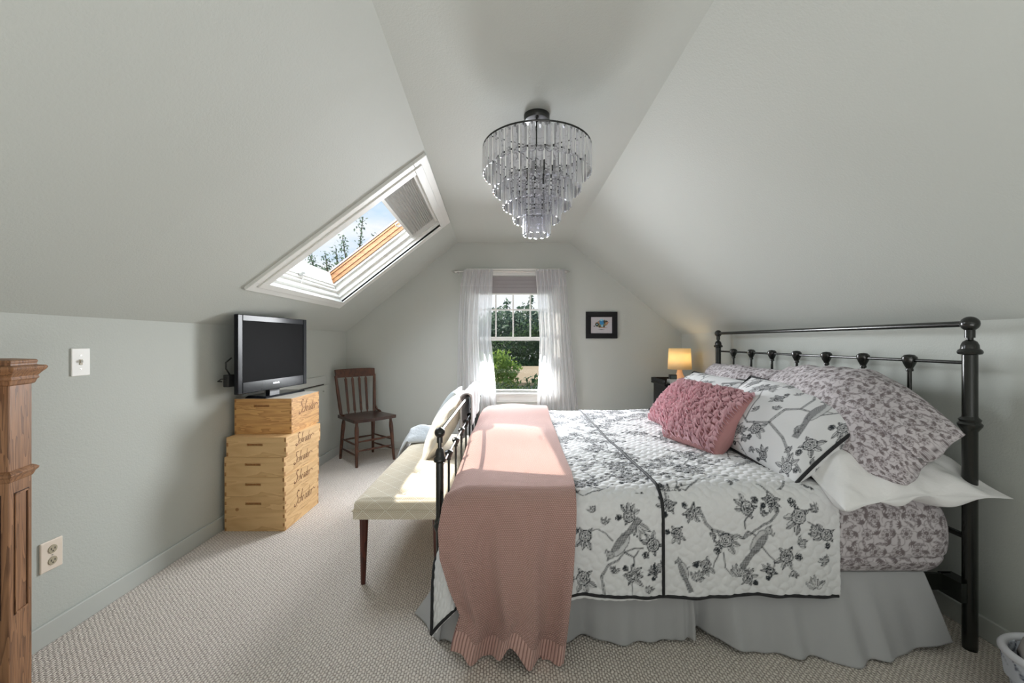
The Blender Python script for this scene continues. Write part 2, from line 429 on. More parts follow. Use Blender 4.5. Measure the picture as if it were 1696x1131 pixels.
def lampshade():
    g = NG('lit_fabric_shade'); v = g.obj((1, 1, 1)); sep = g.n('ShaderNodeSeparateXYZ'); g.l(v, sep.inputs[0])
    g.color((0.75, 0.62, 0.42, 1)); g.set(Roughness=.8, Transmission_Weight=.0); g.t.nodes.remove(g.b)
    d = g.n('ShaderNodeBsdfDiffuse'); d.inputs[0].default_value = (.85, .74, .55, 1)
    t = g.n('ShaderNodeBsdfTranslucent'); t.inputs[0].default_value = (1, .87, .60, 1)
    m = g.n('ShaderNodeMixShader'); m.inputs[0].default_value = .55
    g.l(d.outputs[0], m.inputs[1]); g.l(t.outputs[0], m.inputs[2]); g.l(m.outputs[0], g.out.inputs[0]); return g.m
M['shade'] = lampshade()
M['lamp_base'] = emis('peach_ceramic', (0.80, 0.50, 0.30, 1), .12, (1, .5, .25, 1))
def leafm(name, c1, c2):
    g = NG(name); v = g.obj(); g.color(g.mix(g.noise(v, 1.8, 2), c1, c2)); g.set(Roughness=.6, Specular_IOR_Level=.3)
    b = g.b; tl = g.n('ShaderNodeBsdfTranslucent'); tl.inputs[0].default_value = tuple(x * 1.6 for x in c2[:3]) + (1,)
    m = g.n('ShaderNodeMixShader'); m.inputs[0].default_value = .35; g.l(b.outputs[0], m.inputs[1]); g.l(tl.outputs[0], m.inputs[2]); g.l(m.outputs[0], g.out.inputs[0]); return g.m
M['leaf'] = leafm('leaves_blue_green', (0.06, 0.10, 0.065, 1), (0.15, 0.21, 0.15, 1))
M['leaf2'] = leafm('leaves_bright_green', (0.10, 0.17, 0.03, 1), (0.19, 0.27, 0.06, 1))
M['leaf3'] = leafm('leaves_dark_green', (0.02, 0.045, 0.02, 1), (0.05, 0.09, 0.035, 1))
M['grass'] = mat_paint('lawn', (0.09, 0.14, 0.04, 1), .9, .02, 30, .3)
M['tan_roof'] = mat_paint('tan_shingles', (0.36, 0.27, 0.18, 1), .9, .01, 30, .2)
M['siding'] = mat_paint('grey_siding', (0.30, 0.33, 0.36, 1), .8, 0)

# ------------------------------------------------------------------ room shell
XL, XR, YB, YF = -1.915, 2.0, 4.79, -2.6
KL, KR, CZ = 1.36, 1.34, 2.405
def cl(y): return -0.46 - (y - 1.2) * 0.0425          # ceiling edge on the left slope
CR = 0.69
f = MB(); f.box(XL - .12, XR + .12, YF - .12, YB + .12, -.12, 0); struct(f.build('floor', M['carpet']), 'beige loop pile carpet')
wl = MB(); wl.box(XL - .12, XL, YF - .12, YB + .12, 0, KL); struct(wl.build('wall_left', M['wall']))
wr = MB(); wr.box(XR, XR + .12, YF - .12, YB + .12, 0, KR); struct(wr.build('wall_right', M['wall']))
# back gable wall with the window opening
HX0, HX1, HZ0, HZ1 = -.43, .50, .655, 2.02
def gable(mb, y0, y1, hx0, hx1, hz0, hz1, clx):
    out = [(XL - .1, -.05), (XR + .1, -.05), (XR + .1, KR), (XR, KR), (CR, CZ), (clx, CZ), (XL, KL), (XL - .1, KL)]
    bm = __import__('bmesh').new()
    top = CZ + .02
    polys = [[(XL - .1, -.05), (hx0, -.05), (hx0, top), (clx, top), (XL, KL + .02), (XL - .1, KL)],
             [(hx1, -.05), (XR + .1, -.05), (XR + .1, KR), (XR, KR + .02), (CR, top), (hx1, top)],
             [(hx0, -.05), (hx1, -.05), (hx1, hz0), (hx0, hz0)], [(hx0, hz1), (hx1, hz1), (hx1, top), (hx0, top)]]
    for p in polys:
        n = len(p)
        mb.add([(x, y0, z) for x, z in p] + [(x, y1, z) for x, z in p],
               [tuple(range(n)), tuple(range(2 * n - 1, n - 1, -1))] + [(i, i + n, (i + 1) % n + n, (i + 1) % n) for i in range(n)])
wb = MB(); gable(wb, YB, YB + .14, HX0, HX1, HZ0, HZ1, -.613); struct(wb.build('wall_back', M['wall']))
wf = MB(); gable(wf, YF - .14, YF, -.29, .69, .8, 2.1, cl(YF)); struct(wf.build('wall_rear', M['wall']))
# ceiling: flat strip and two slopes, skylight opening in the left slope
OY0, OY1, OS0, OS1 = 2.60, 3.83, .42, 1.62
SL = 1.7072
ce = MB()
ce.add([(cl(YF - .1), YF - .1, CZ), (CR, YF - .1, CZ), (CR, YB + .12, CZ), (cl(YB + .12), YB + .12, CZ)], [(0, 3, 2, 1)])
ce.add([(CR, YF - .1, CZ), (XR, YF - .1, KR), (XR, YB + .12, KR), (CR, YB + .12, CZ)], [(0, 3, 2, 1)])
def sp(y, s):   # point on the left slope surface, s = 0 at the knee, SL at the ceiling edge
    ex = cl(y); t = s / SL
    return Vector((XL + (ex - XL) * t, y, KL + (CZ - KL) * t))
def spd(y, s, d): return sp(y, s) + SN * d
def quad(mb, y0, y1, s0, s1, ny=6):
    ys = [y0 + (y1 - y0) * i / ny for i in range(ny + 1)]
    mb.add([sp(y, s) for y in ys for s in (s0, s1)], [(2 * i, 2 * i + 1, 2 * i + 3, 2 * i + 2) for i in range(ny)])
quad(ce, YF - .1, OY0, 0, SL); quad(ce, OY1, YB + .12, 0, SL); quad(ce, OY0, OY1, 0, OS0); quad(ce, OY0, OY1, OS1, SL)
struct(ce.build('ceiling', M['wall']))
# roof above, so that no daylight leaks round the skylight frame
def rframe(mb, y0, y1, s0, s1, Y0, Y1, S0_, S1_, d0, d1):
    """rectangular ring on the slope: inner y0..y1 s0..s1, outer Y0..Y1 S0..S1, from depth d0 (room) to d1"""
    for (a0, a1, b0, b1) in ((Y0, Y1, S0_, s0), (Y0, Y1, s1, S1_), (Y0, y0, s0, s1), (y1, Y1, s0, s1)):
        p = [spd(a0, b0, d0), spd(a1, b0, d0), spd(a1, b1, d0), spd(a0, b1, d0), spd(a0, b0, d1), spd(a1, b0, d1), spd(a1, b1, d1), spd(a0, b1, d1)]
        mb.hexa(p)
# baseboards
def board(name, x0, x1, y0, y1):
    b = MB(); b.box(x0, x1, y0, y1, 0, .092); return struct(b.build(name, M['trim_wall'], bevel=.004))
board('baseboard_left', XL, XL + .014, YF, YB); board('baseboard_right', XR - .014, XR, YF, YB)
board('baseboard_back', XL + .014, XR - .014, YB - .014, YB)
# low access door in the left knee wall with a black gap above
d = MB(); d.box(XL, XL + .008, 3.2, 4.33, .10, .80); dr = struct(d.build('door_1', M['wall'], origin=(XL, 3.2, .1), bevel=.002), 'low sliding access door painted like the knee wall')
g_ = MB(); g_.box(XL, XL + .010, 3.2, 4.20, .806, .818); g_.build('door_gap', M['dark_slot'], dr)
g_ = MB(); g_.box(XL, XL + .012, 3.2, 4.24, .818, .90); g_.build('door_rail', M['trim_wall'], dr, bevel=.003)
g_ = MB(); g_.lathe([(.001, .02), (.011, .018), (.011, .012), (.006, .008), (.006, 0)], (XL + .008, 4.18, .745), (1, 0, 0), 12); g_.build('door_knob', M['trim_wall'], dr)

# ------------------------------------------------------------------ skylight (window_2)
sk = bpy.data.objects.new('window_2', None); col.objects.link(sk); sk.location = spd(3.2, 1.0, 0); struct(sk, 'tilted roof window in the left slope with sky behind')
b = MB(); rframe(b, 2.615, 3.82, .435, 1.605, 2.50, 3.915, .355, 1.70, -.018, .004)
rframe(b, 2.625, 3.81, .445, 1.595, 2.56, 3.86, .40, 1.65, -.026, -.016)
b.build('casing', M['white'], sk, bevel=.003)
b = MB()
def ring2(mb, a, da, c, dc):   # sloped band between rect a at depth da and rect c at depth dc : (y0,y1,s0,s1)
    A = [spd(a[0], a[2], da), spd(a[1], a[2], da), spd(a[1], a[3], da), spd(a[0], a[3], da)]
    C_ = [spd(c[0], c[2], dc), spd(c[1], c[2], dc), spd(c[1], c[3], dc), spd(c[0], c[3], dc)]
    mb.add(A + C_, [(i, (i + 1) % 4, (i + 1) % 4 + 4, i + 4) for i in range(4)])
r0 = (2.615, 3.82, .435, 1.605); r1 = (2.625, 3.80, .455, 1.60); r2 = (2.645, 3.765, .475, 1.60); r3 = (2.66, 3.735, .50, 1.60); r4 = (2.68, 3.715, .515, 1.60)
ring2(b, r0, -.02, r0, .03); ring2(b, r0, .03, r1, .03); ring2(b, r1, .03, r1, .075); ring2(b, r1, .075, r2, .075)
ring2(b, r2, .075, r2, .12); ring2(b, r2, .12, r3, .12); ring2(b, r3, .12, r3, .14)
b.build('jamb', M['white'], sk)
b = MB(); rframe(b, 2.69, 3.72, .50, 1.60, 2.60, 3.90, .40, 1.75, .14, .25)
rframe(b, 2.70, 3.712, .51, 1.60, 2.66, 3.75, .50, 1.62, .17, .185)
rframe(b, 2.70, 3.712, .51, 1.60, 2.66, 3.75, .50, 1.62, .212, .225)
b.build('sash', M['skywood'], sk)
b = MB(); rframe(b, 2.70, 3.708, .53, 1.60, 2.60, 3.9, .40, 1.75, .232, .244); b.build('sash_trim', M['grey_shade'], sk)
b = MB(); b.hexa([spd(2.66, .485, .10), spd(3.735, .485, .10), spd(3.735, .54, .231), spd(2.66, .54, .231), spd(2.66, .40, .10), spd(3.735, .40, .10), spd(3.735, .41, .225), spd(2.66, .41, .225)])
b.build('sill', M['white'], sk)
b = MB(); b.add([spd(2.66, .50, .24), spd(3.74, .50, .24), spd(3.74, 1.66, .24), spd(2.66, 1.66, .24)], [(0, 1, 2, 3)]); b.build('glass_pane', M['pane'], sk)
b = MB(); c0 = spd(3.10, .50, .12); b.box(-.03, .03, -.02, .02, -.01, .012, Matrix.Translation(c0) @ Matrix.Rotation(-.66, 4, 'Y')); b.tube([c0 + Vector((0, .02, .01)), c0 + Vector((.02, .10, .015))], .006, 8); b.build('latch', M['steel'], sk)
b = MB(); rframe(b, 2.58, 3.84, .38, 1.70, 1.6, 4.8, -.3, 2.2, .245, .29); struct(b.build('roof', M['white']))
# pleated blind drawn over the top third
bt = thing('pleated_blind', 'grey pleated blind covering the top third of the roof window', 'blind', spd(3.2, 1.6, .05))
b = MB(); N = 26
P = np.array([[tuple(spd(y, 1.335 + (1.595 - 1.335) * (i / N) ** .75, .062 + (.010 if i % 2 else 0.0))) for y in (2.635, 3.79)] for i in range(N + 1)])
b.grid(P); b.build('pleated_fabric', mat_plain('grey_blind_fabric', (0.42, 0.42, 0.40, 1), .8), bt, solid=.001)
b = MB(); b.hexa([spd(2.64, 1.315, .05), spd(3.785, 1.315, .05), spd(3.785, 1.34, .05), spd(2.64, 1.34, .05), spd(2.64, 1.315, .078), spd(3.785, 1.315, .078), spd(3.785, 1.34, .078), spd(2.64, 1.34, .078)]); b.build('bottom_rail', M['white'], bt, bevel=.003)
b = MB(); b.hexa([spd(2.64, 1.58, .03), spd(3.785, 1.58, .03), spd(3.785, 1.60, .03), spd(2.64, 1.60, .03), spd(2.64, 1.58, .078), spd(3.785, 1.58, .078), spd(3.785, 1.60, .078), spd(2.64, 1.60, .078)]); b.build('head_rail', M['white'], bt, bevel=.003)
b = MB(); pc = spd(3.32, 1.315, .045); b.tube([pc + Vector((0, -.045, 0)), pc + Vector((-.022, -.04, -.012)), pc + Vector((-.028, 0, -.014)), pc + Vector((-.022, .04, -.012)), pc + Vector((0, .045, 0))], .006, 8); b.build('handle', M['white_plastic'], bt)
b = MB(); b.tube([spd(3.25, .54, .2), spd(3.08, .47, .05)], .0018, 6); b.build('cord', M['white_plastic'], bt)

# ------------------------------------------------------------------ back window (window_1)
wn = bpy.data.objects.new('window_1', None); col.objects.link(wn); wn.location = (.035, YB, HZ0); struct(wn, 'white sash window in the gable wall, six panes over one')
b = MB()
for x0, x1, z0, z1 in ((HX0, HX0 + .045, HZ0, HZ1), (HX1 - .045, HX1, HZ0, HZ1), (HX0 + .045, HX1 - .045, HZ1 - .04, HZ1)): b.box(x0, x1, YB + .01, YB + .13, z0, z1)
b.build('window_frame', M['white'], wn, bevel=.003)
b = MB()
for x0, x1, z0, z1 in ((HX0 - .08, HX0, HZ0 - .02, HZ1 + .08), (HX1, HX1 + .08, HZ0 - .02, HZ1 + .08), (HX0, HX1, HZ1, HZ1 + .08)): b.box(x0, x1, YB - .016, YB + .002, z0, z1)
b.build('casing', M['white'], wn, bevel=.003)
b = MB(); b.box(HX0 - .10, HX1 + .10, YB - .045, YB + .10, .628, HZ0); b.build('window_sill', M['white'], wn, bevel=.005)
b = MB(); b.box(HX0 - .08, HX1 + .08, YB - .018, YB, .545, .628); b.box(HX0 - .08, HX1 + .08, YB - .028, YB, .545, .56); b.build('apron', M['white'], wn, bevel=.003)
def sash(z0, z1, y, cols, rows, st=.034, topb=.034, botb=.045):
    s_ = MB(); xa, xb = HX0 + .045, HX1 - .045
    s_.box(xa, xa + st - .022, y, y + .03, z0, z1); s_.box(xb - st + .022, xb, y, y + .03, z0, z1); s_.box(xa, xb, y, y + .03, z0, z0 + botb); s_.box(xa, xb, y, y + .03, z1 - topb, z1)
    o = s_.build('sash', M['white'], wn, bevel=.002)
    ia, ib, ja, jb = xa + st - .022, xb - st + .022, z0 + botb, z1 - topb
    if cols > 1:
        for k in range(1, cols):
            m_ = MB(); x = ia + (ib - ia) * k / cols; m_.box(x - .009, x + .009, y + .004, y + .026, ja, jb); m_.build('muntin', M['white'], o)
        for k in range(1, rows):
            m_ = MB(); z = jb - (jb - ja) * k / rows; m_.box(ia, ib, y + .006, y + .024, z - .009, z + .009); m_.build('muntin', M['white'], o)
    p_ = MB(); p_.add([(ia, y + .015, ja), (ib, y + .015, ja), (ib, y + .015, jb), (ia, y + .015, jb)], [(0, 1, 2, 3)]); p_.build('glass_pane', M['pane'], o)
sash(1.26, 1.98, YB + .075, 4, 2); sash(HZ0, 1.30, YB + .042, 1, 1, topb=.036, botb=.03)
ws = thing('window_shade', 'grey fabric shade rolled down a little at the top of the sash window', 'window shade', (.035, YB - .01, 2.0))
b = MB()
for k in range(4): b.box(HX0 + .01, HX1 - .01, YB + .002 - .003 * k, YB + .030, 1.985 - .045 * (k + 1), 2.012 - .045 * k)
b.build('shade_fabric', M['grey_shade'], ws, bevel=.004)
b = MB(); b.box(HX0 + .01, HX1 - .01, YB - .012, YB + .032, 1.795, 1.812); b.build('bottom_bar', M['white'], ws, bevel=.003)
# added window behind the camera, unseen, made to go with the fill lamp
rwn = bpy.data.objects.new('added_rear_window', None); col.objects.link(rwn); rwn.location = (.25, YF, .8); struct(rwn)
b = MB()
for x0, x1, z0, z1 in ((-.29, -.24, .8, 2.1), (.64, .69, .8, 2.1), (-.24, .64, 2.05, 2.1), (-.24, .64, .8, .85), (.17, .23, .85, 2.05)): b.box(x0, x1, YF - .12, YF - .02, z0, z1)
b.build('window_frame', M['white'], rwn)
b = MB(); b.add([(-.24, YF - .07, .85), (.64, YF - .07, .85), (.64, YF - .07, 2.05), (-.24, YF - .07, 2.05)], [(0, 1, 2, 3)]); b.build('glass_pane', M['pane'], rwn)

# curtain rod and curtains
rod = thing('curtain_rod', 'thin silver curtain rod with knob finials above the sash window', 'curtain rod', (0, 4.71, 2.06))
b = MB(); b.tube([(-.60, 4.71, 2.055), (.61, 4.71, 2.05)], .0075, 10); b.build('rod', M['steel'], rod)
for sx, x in ((-1, -.60), (1, .61)):
    b = MB(); b.lathe([(.007, 0), (.012, .004), (.007, .010), (.017, .024), (.019, .034), (.014, .046), (.006, .055), (.012, .062), (.001, .070)], (x, 4.71, 2.052), (sx, 0, 0), 14); b.build('finial', M['steel'], rod, smooth=True)
    b = MB(); b.tube([(x + sx * -.0, 4.71, 2.05), (x, 4.75, 2.045), (x, YB, 2.045)], .005, 8); b.lathe([(.016, 0), (.016, .005)], (x, YB - .006, 2.045), (0, 1, 0), 12); b.build('bracket', M['steel'], rod)
def curtain(fl, fr, label, seed, npl):
    zs = np.concatenate([np.linspace(2.075, 1.90, 12), np.linspace(1.88, .02, 60)]); us = np.linspace(0, 1, 150)
    Z, U = np.meshgrid(zs, us, indexing='ij')
    L = np.interp(-Z, [-p[0] for p in fl], [p[1] for p in fl]); R_ = np.interp(-Z, [-p[0] for p in fr], [p[1] for p in fr])
    X = L + (R_ - L) * (U + .012 * np.sin(U * npl * 2 * PI + seed))
    amp = np.interp(-Z, [-2.08, -2.03, -1.8, 0], [.008, .010, .014, .026])
    Y = 4.705 + amp * np.sin(U * npl * 2 * PI + seed + .5 * np.sin(Z * 1.7)) + amp * .5 * np.sin(U * npl * 3.7 * PI + seed * 2 + Z) * np.clip((2.0 - Z), 0, 1)
    P = np.stack([X, Y, Z], -1)
    r0_ = thing('sheer_curtain', label, 'curtain', (float(np.mean(L)), 4.705, 0), 'sheer curtains on the gable window')
    mesh_np('curtain_panel', P, M['sheer'], parent=r0_, origin=(float(np.mean(L)), 4.705, 0))
    mesh_np('rod_pocket', P[:13] + np.array([0, -.006, 0]), M['sheer_hem'], parent=r0_, origin=(float(np.mean(L)), 4.705, 0))
curtain([(2.08, -.54), (1.9, -.575), (1.5, -.60), (.5, -.62), (0, -.63)], [(2.08, -.200), (1.8, -.21), (1.3, -.225), (1.0, -.195), (.5, -.155), (0, -.12)], 'sheer white curtain hanging at the left half of the sash window', 1.0, 7)
curtain([(2.08, .285), (1.7, .315), (1.3, .335), (.9, .325), (.5, .30), (0, .29)], [(2.08, .63), (1.8, .655), (1.3, .69), (.5, .775), (0, .82)], 'sheer white curtain hanging at the side of the window near the framed picture', 2.3, 8)

# ------------------------------------------------------------------ outside
gr = MB(); gr.box(-60, 60, 5.5, 90, -3.2, -3.0); struct(gr.build('ground', M['grass']))
def tree(name, label, loc, blobs, n, leaf, mat, trunk_r=.16, seed=0, group=None, twigs=()):
    rnd = np.random.RandomState(seed); t = thing(name, label, 'tree', loc, group)
    L0 = np.array(loc, float)
    pts = []; vol = np.array([bb_[3] * bb_[4] * bb_[5] for bb_ in blobs]); vol = vol ** .75; vol = vol / vol.sum()
    for bb_, fr in zip(blobs, vol):
        k = int(n * fr); v = rnd.normal(size=(k, 3)); v /= np.linalg.norm(v, axis=1)[:, None]
        r = rnd.uniform(.25, 1, (k, 1)) ** .35
        lump = 1 + .16 * np.sin(v[:, :1] * 6 + seed) * np.cos(v[:, 2:] * 7) + .12 * np.sin(v[:, 1:2] * 13 + v[:, 2:] * 11)
        pts.append(np.array(bb_[:3]) + v * r * lump * np.array(bb_[3:6]))
    for (x0, y0, z0, x1, y1, z1, k) in twigs:
        tt = rnd.uniform(0, 1, (k, 1)); pts.append(np.array([[x0, y0, z0]]) * (1 - tt) + np.array([[x1, y1, z1]]) * tt + rnd.normal(scale=.07, size=(k, 3)))
    C = np.concatenate(pts); k = len(C)
    a = rnd.normal(size=(k, 3)); a /= np.linalg.norm(a, axis=1)[:, None]; b_ = np.cross(a, rnd.normal(size=(k, 3))); b_ /= np.linalg.norm(b_, axis=1)[:, None]
    s_ = leaf * rnd.uniform(.6, 1.3, (k, 1)); V = np.stack([C - a * s_, C - b_ * s_ * .45, C + a * s_, C + b_ * s_ * .45], 1).reshape(-1, 3)
    me = bpy.data.meshes.new('foliage'); q = np.arange(4 * k, dtype=np.int32)
    me.vertices.add(4 * k); me.vertices.foreach_set('co', (V - L0).astype(np.float32).ravel()); me.loops.add(4 * k); me.loops.foreach_set('vertex_index', q)
    me.polygons.add(k); me.polygons.foreach_set('loop_start', np.arange(0, 4 * k, 4, dtype=np.int32)); me.update(calc_edges=True); me.materials.append(mat)
    o = bpy.data.objects.new('foliage', me); col.objects.link(o); o.parent = t
    tb = MB(); base = Vector(loc)
    c0 = Vector(blobs[0][:3]); tb.tube([base, base.lerp(c0, .5) + Vector((.1, 0, 0)), c0], [trunk_r, trunk_r * .7, trunk_r * .35], 10)
    for bb_ in blobs[1:]: tb.tube([base.lerp(c0, .6), Vector(bb_[:3])], [trunk_r * .4, trunk_r * .15], 7)
    for tw in twigs: tb.tube([c0, Vector(tw[:3]), Vector(tw[3:6])], [trunk_r * .2, .03, .008], 6)
    tb.build('trunk', M['bark'], t); return t
tree('leafy_tree', 'tall leafy tree whose crown meets the sky behind the upper panes', (0.2, 21, -3), [(0.2, 21.5, 0.2, 5.0, 1.5, 2.1), (-.2, 20.8, 1.75, 1.4, 1.2, 1.1), (1.0, 20.8, 1.9, 1.1, 1, 1.1), (2.5, 21, 1.4, 1.5, 1.2, 1.1), (-2.1, 21, 1.4, 1.7, 1.2, 1.0), (-5.4, 21.8, .2, 3.4, 1.5, 2.2), (6.0, 21.8, .2, 3.4, 1.5, 2.2)], 42000, .12, M['leaf'], seed=3,
     twigs=[(-.1, 20.8, 2.4, -.2, 20.8, 3.3, 70), (.9, 20.8, 2.6, 1.1, 20.8, 3.6, 70), (-1.0, 21, 2.0, -1.1, 21, 2.9, 60), (1.9, 21, 2.0, 2.0, 21, 3.0, 50)])
tree('bright_shrub', 'bright yellow-green bushy tree low behind the lower pane', (-.42, 8.6, -3), [(-.42, 8.6, .42, .62, .5, .62), (-1.5, 8.7, .2, .8, .5, .7)], 9000, .05, M['leaf2'], .07, 5)
tree('dark_tree', 'dark green tree standing behind the tan-roofed house', (1.0, 17.6, -3), [(1.0, 17.6, -.1, 2.6, .8, 1.9), (4.0, 17.6, -.2, 2.0, .8, 1.8), (-2.6, 17.6, -.2, 1.8, .7, 1.8)], 26000, .09, M['leaf3'], .12, 8)
tree('low_bush', 'dark green bush at the very bottom of the lower pane, in front of the house', (.15, 7.2, -3), [(.15, 7.2, -.15, 1.0, .5, .74), (.86, 7.3, .15, .42, .4, .85), (1.6, 7.3, -.1, .6, .5, .8), (-1.3, 7.3, -.4, .8, .5, .7)], 12000, .045, M['leaf3'], .08, 18)
tree('tall_tree', 'sparse tall tree whose thin leafy twigs reach up behind the roof window', (-5.4, 12, -3), [(-5.0, 12, 2.2, 1.6, 1.2, 1.3), (-4.3, 12, 2.8, 1.0, .8, .75)], 9000, .05, M['leaf'], .14, 11,
     twigs=[(-5.6, 12, 3.0, -5.9, 12, 3.9, 120), (-5.0, 12, 3.0, -5.1, 12, 4.0, 140), (-4.5, 12, 3.1, -4.3, 12, 4.9, 170), (-4.2, 12, 3.0, -3.9, 12, 4.4, 150), (-4.7, 12, 3.0, -4.9, 12, 4.3, 140), (-3.9, 12, 2.9, -3.3, 12, 4.6, 120), (-4.1, 12, 2.9, -3.6, 12, 3.9, 140), (-5.3, 12, 3.0, -5.4, 12, 3.8, 120)])
hs = thing('house', 'neighbouring house with a tan roof half hidden among the trees', 'house', (.3, 14.4, -3))
b = MB(); b.box(-1.0, 1.6, 13.8, 15.2, -3, -.16); b.build('house_walls', M['siding'], hs)
b = MB(); b.hexa([(-1.2, 13.5, -.2), (1.8, 13.5, -.2), (1.8, 14.5, .28), (-1.2, 14.5, .28), (-1.2, 13.5, -.1), (1.8, 13.5, -.1), (1.8, 14.5, .38), (-1.2, 14.5, .38)])
b.hexa([(-1.2, 14.5, .28), (1.8, 14.5, .28), (1.8, 15.5, -.2), (-1.2, 15.5, -.2), (-1.2, 14.5, .38), (1.8, 14.5, .38), (1.8, 15.5, -.1), (-1.2, 15.5, -.1)]); b.build('house_roof', M['tan_roof'], hs)

# ------------------------------------------------------------------ printed fabrics: ink canvases
class Canvas:
    def __init__(s, x0, y0, x1, y1, res):
        s.x0, s.y0, s.res = x0, y0, res; s.W = int((x1 - x0) / res) + 2; s.H = int((y1 - y0) / res) + 2
        s.a = np.zeros((s.H, s.W), np.float32)
    def _win(s, xa, ya, xb, yb):
        i0 = max(0, int((ya - s.y0) / s.res) - 1); i1 = min(s.H, int((yb - s.y0) / s.res) + 3)
        j0 = max(0, int((xa - s.x0) / s.res) - 1); j1 = min(s.W, int((xb - s.x0) / s.res) + 3)
        if i0 >= i1 or j0 >= j1: return None
        Y, X = np.mgrid[i0:i1, j0:j1]
        return (slice(i0, i1), slice(j0, j1)), s.x0 + X * s.res, s.y0 + Y * s.res
    def seg(s, p, q, r0, r1, ink=1.0, core=None):
        r = max(r0, r1) + s.res
        w_ = s._win(min(p[0], q[0]) - r, min(p[1], q[1]) - r, max(p[0], q[0]) + r, max(p[1], q[1]) + r)
        if w_ is None: return
        sl, X, Y = w_; dx, dy = q[0] - p[0], q[1] - p[1]; L2 = dx * dx + dy * dy + 1e-12
        t = np.clip(((X - p[0]) * dx + (Y - p[1]) * dy) / L2, 0, 1); D = np.hypot(X - p[0] - t * dx, Y - p[1] - t * dy); R = r0 + (r1 - r0) * t
        v = np.clip((R - D) / s.res + .5, 0, 1) * ink
        if core is not None: v = np.where(D < R - .0022, np.minimum(v, core), v)
        s.a[sl] = np.maximum(s.a[sl], v)
    def line(s, pts, r0, r1=None, ink=1.0, core=None):
        r1 = r0 if r1 is None else r1; n = len(pts) - 1
        for i in range(n): s.seg(pts[i], pts[i + 1], r0 + (r1 - r0) * i / n, r0 + (r1 - r0) * (i + 1) / n, ink, core)
    def leaf(s, x, y, L, W_, ang, ink=.6, hatch=True, erase=True):
        w_ = s._win(x - L, y - L, x + L, y + L)
        if w_ is None: return
        sl, X, Y = w_; c, sn = math.cos(ang), math.sin(ang)
        u = ((X - x) * c + (Y - y) * sn) / L; v = (-(X - x) * sn + (Y - y) * c) / (W_ / 2)
        uu = np.clip(u, 0, 1); prof = np.sin(PI * uu ** .8) ** .8
        ins = (u > 0) & (u < 1) & (np.abs(v) < prof); edge = ins & ((np.abs(v) > prof - .0021 / (W_ / 2)) | (np.abs(v) < .0012 / (W_ / 2)))
        fill = np.full_like(X, ink * .55)
        if hatch: fill = np.where(v > 0, ink * .9, ink * .3) * (0.75 + .25 * np.sin(u * L * 1400 - np.abs(v) * 4))
        val = np.where(edge, ink + .25, np.where(ins, fill, 0)).astype(np.float32)
        s.a[sl] = np.where(ins, np.maximum(val, 0 if erase else s.a[sl]), s.a[sl])
    def flower(s, x, y, R, rnd, ink=.75, n=6):
        w_ = s._win(x - R * 1.2, y - R * 1.2, x + R * 1.2, y + R * 1.2)
        if w_ is None: return
        sl, X, Y = w_; th = np.arctan2(Y - y, X - x); D = np.hypot(X - x, Y - y); ph = rnd.uniform(0, 6)
        out = R * (0.82 + .18 * np.abs(np.cos(th * n / 2 + ph))); ins = D < out
        val = np.full_like(X, .10); val = np.where(D > out - .0026, 1, val)
        m = R * .60 * (0.8 + .2 * np.abs(np.cos(th * n / 2 + ph + .9))); val = np.where(np.abs(D - m) < .0016, .9, val); val = np.where((D > m) & (np.cos(th * n + 2 * ph) > .35), np.maximum(val, .45), val)
        m2 = R * .36 * (0.8 + .2 * np.abs(np.cos(th * 2.5 + ph))); val = np.where(np.abs(D - m2) < .0016, .95, val); val = np.where(D < R * .16, 1, val)
        s.a[sl] = np.where(ins, val * ink / .75, s.a[sl])
    def sprig(s, x, y, ang, sc_, rnd, n=5):
        for k in range(n):
            a_ = ang + (k - (n - 1) / 2) * 2.0 / n + rnd.uniform(-.15, .15); s.leaf(x, y, sc_ * rnd.uniform(.7, 1.1), sc_ * .34, a_, rnd.uniform(.55, .8))
    def rosegroup(s, x, y, sc_, rnd):
        a0 = rnd.uniform(0, 6); n = rnd.randint(3, 5); sp_ = rnd.uniform(.55, .75)
        s.line([(x, y), (x + 1.3 * sc_ * math.cos(a0), y + 1.3 * sc_ * math.sin(a0))], .0014, .001)
        for k in range(n):
            a_ = a0 + (k - (n - 1) / 2) * sp_; s.leaf(x + math.cos(a_) * sc_ * .45, y + math.sin(a_) * sc_ * .45, sc_ * rnd.uniform(.85, 1.15), sc_ * .52, a_, rnd.uniform(.65, .9))
        a1 = a0 + PI + rnd.uniform(-.5, .5)
        for k in (-1, 1): s.leaf(x + math.cos(a1 + k * .6) * sc_ * .4, y + math.sin(a1 + k * .6) * sc_ * .4, sc_ * .7, sc_ * .36, a1 + k * .7, .8)
        s.flower(x, y, sc_ * .66, rnd, .85); a_ = a0 + rnd.choice([-1, 1]) * 1.9
        s.line([(x, y), (x + math.cos(a_) * sc_ * 1.15, y + math.sin(a_) * sc_ * 1.15)], .0013); s.flower(x + math.cos(a_) * sc_ * 1.15, y + math.sin(a_) * sc_ * 1.15, sc_ * .36, rnd, .85, 5)
        s.flower(x, y, sc_ * .66, rnd, .85)
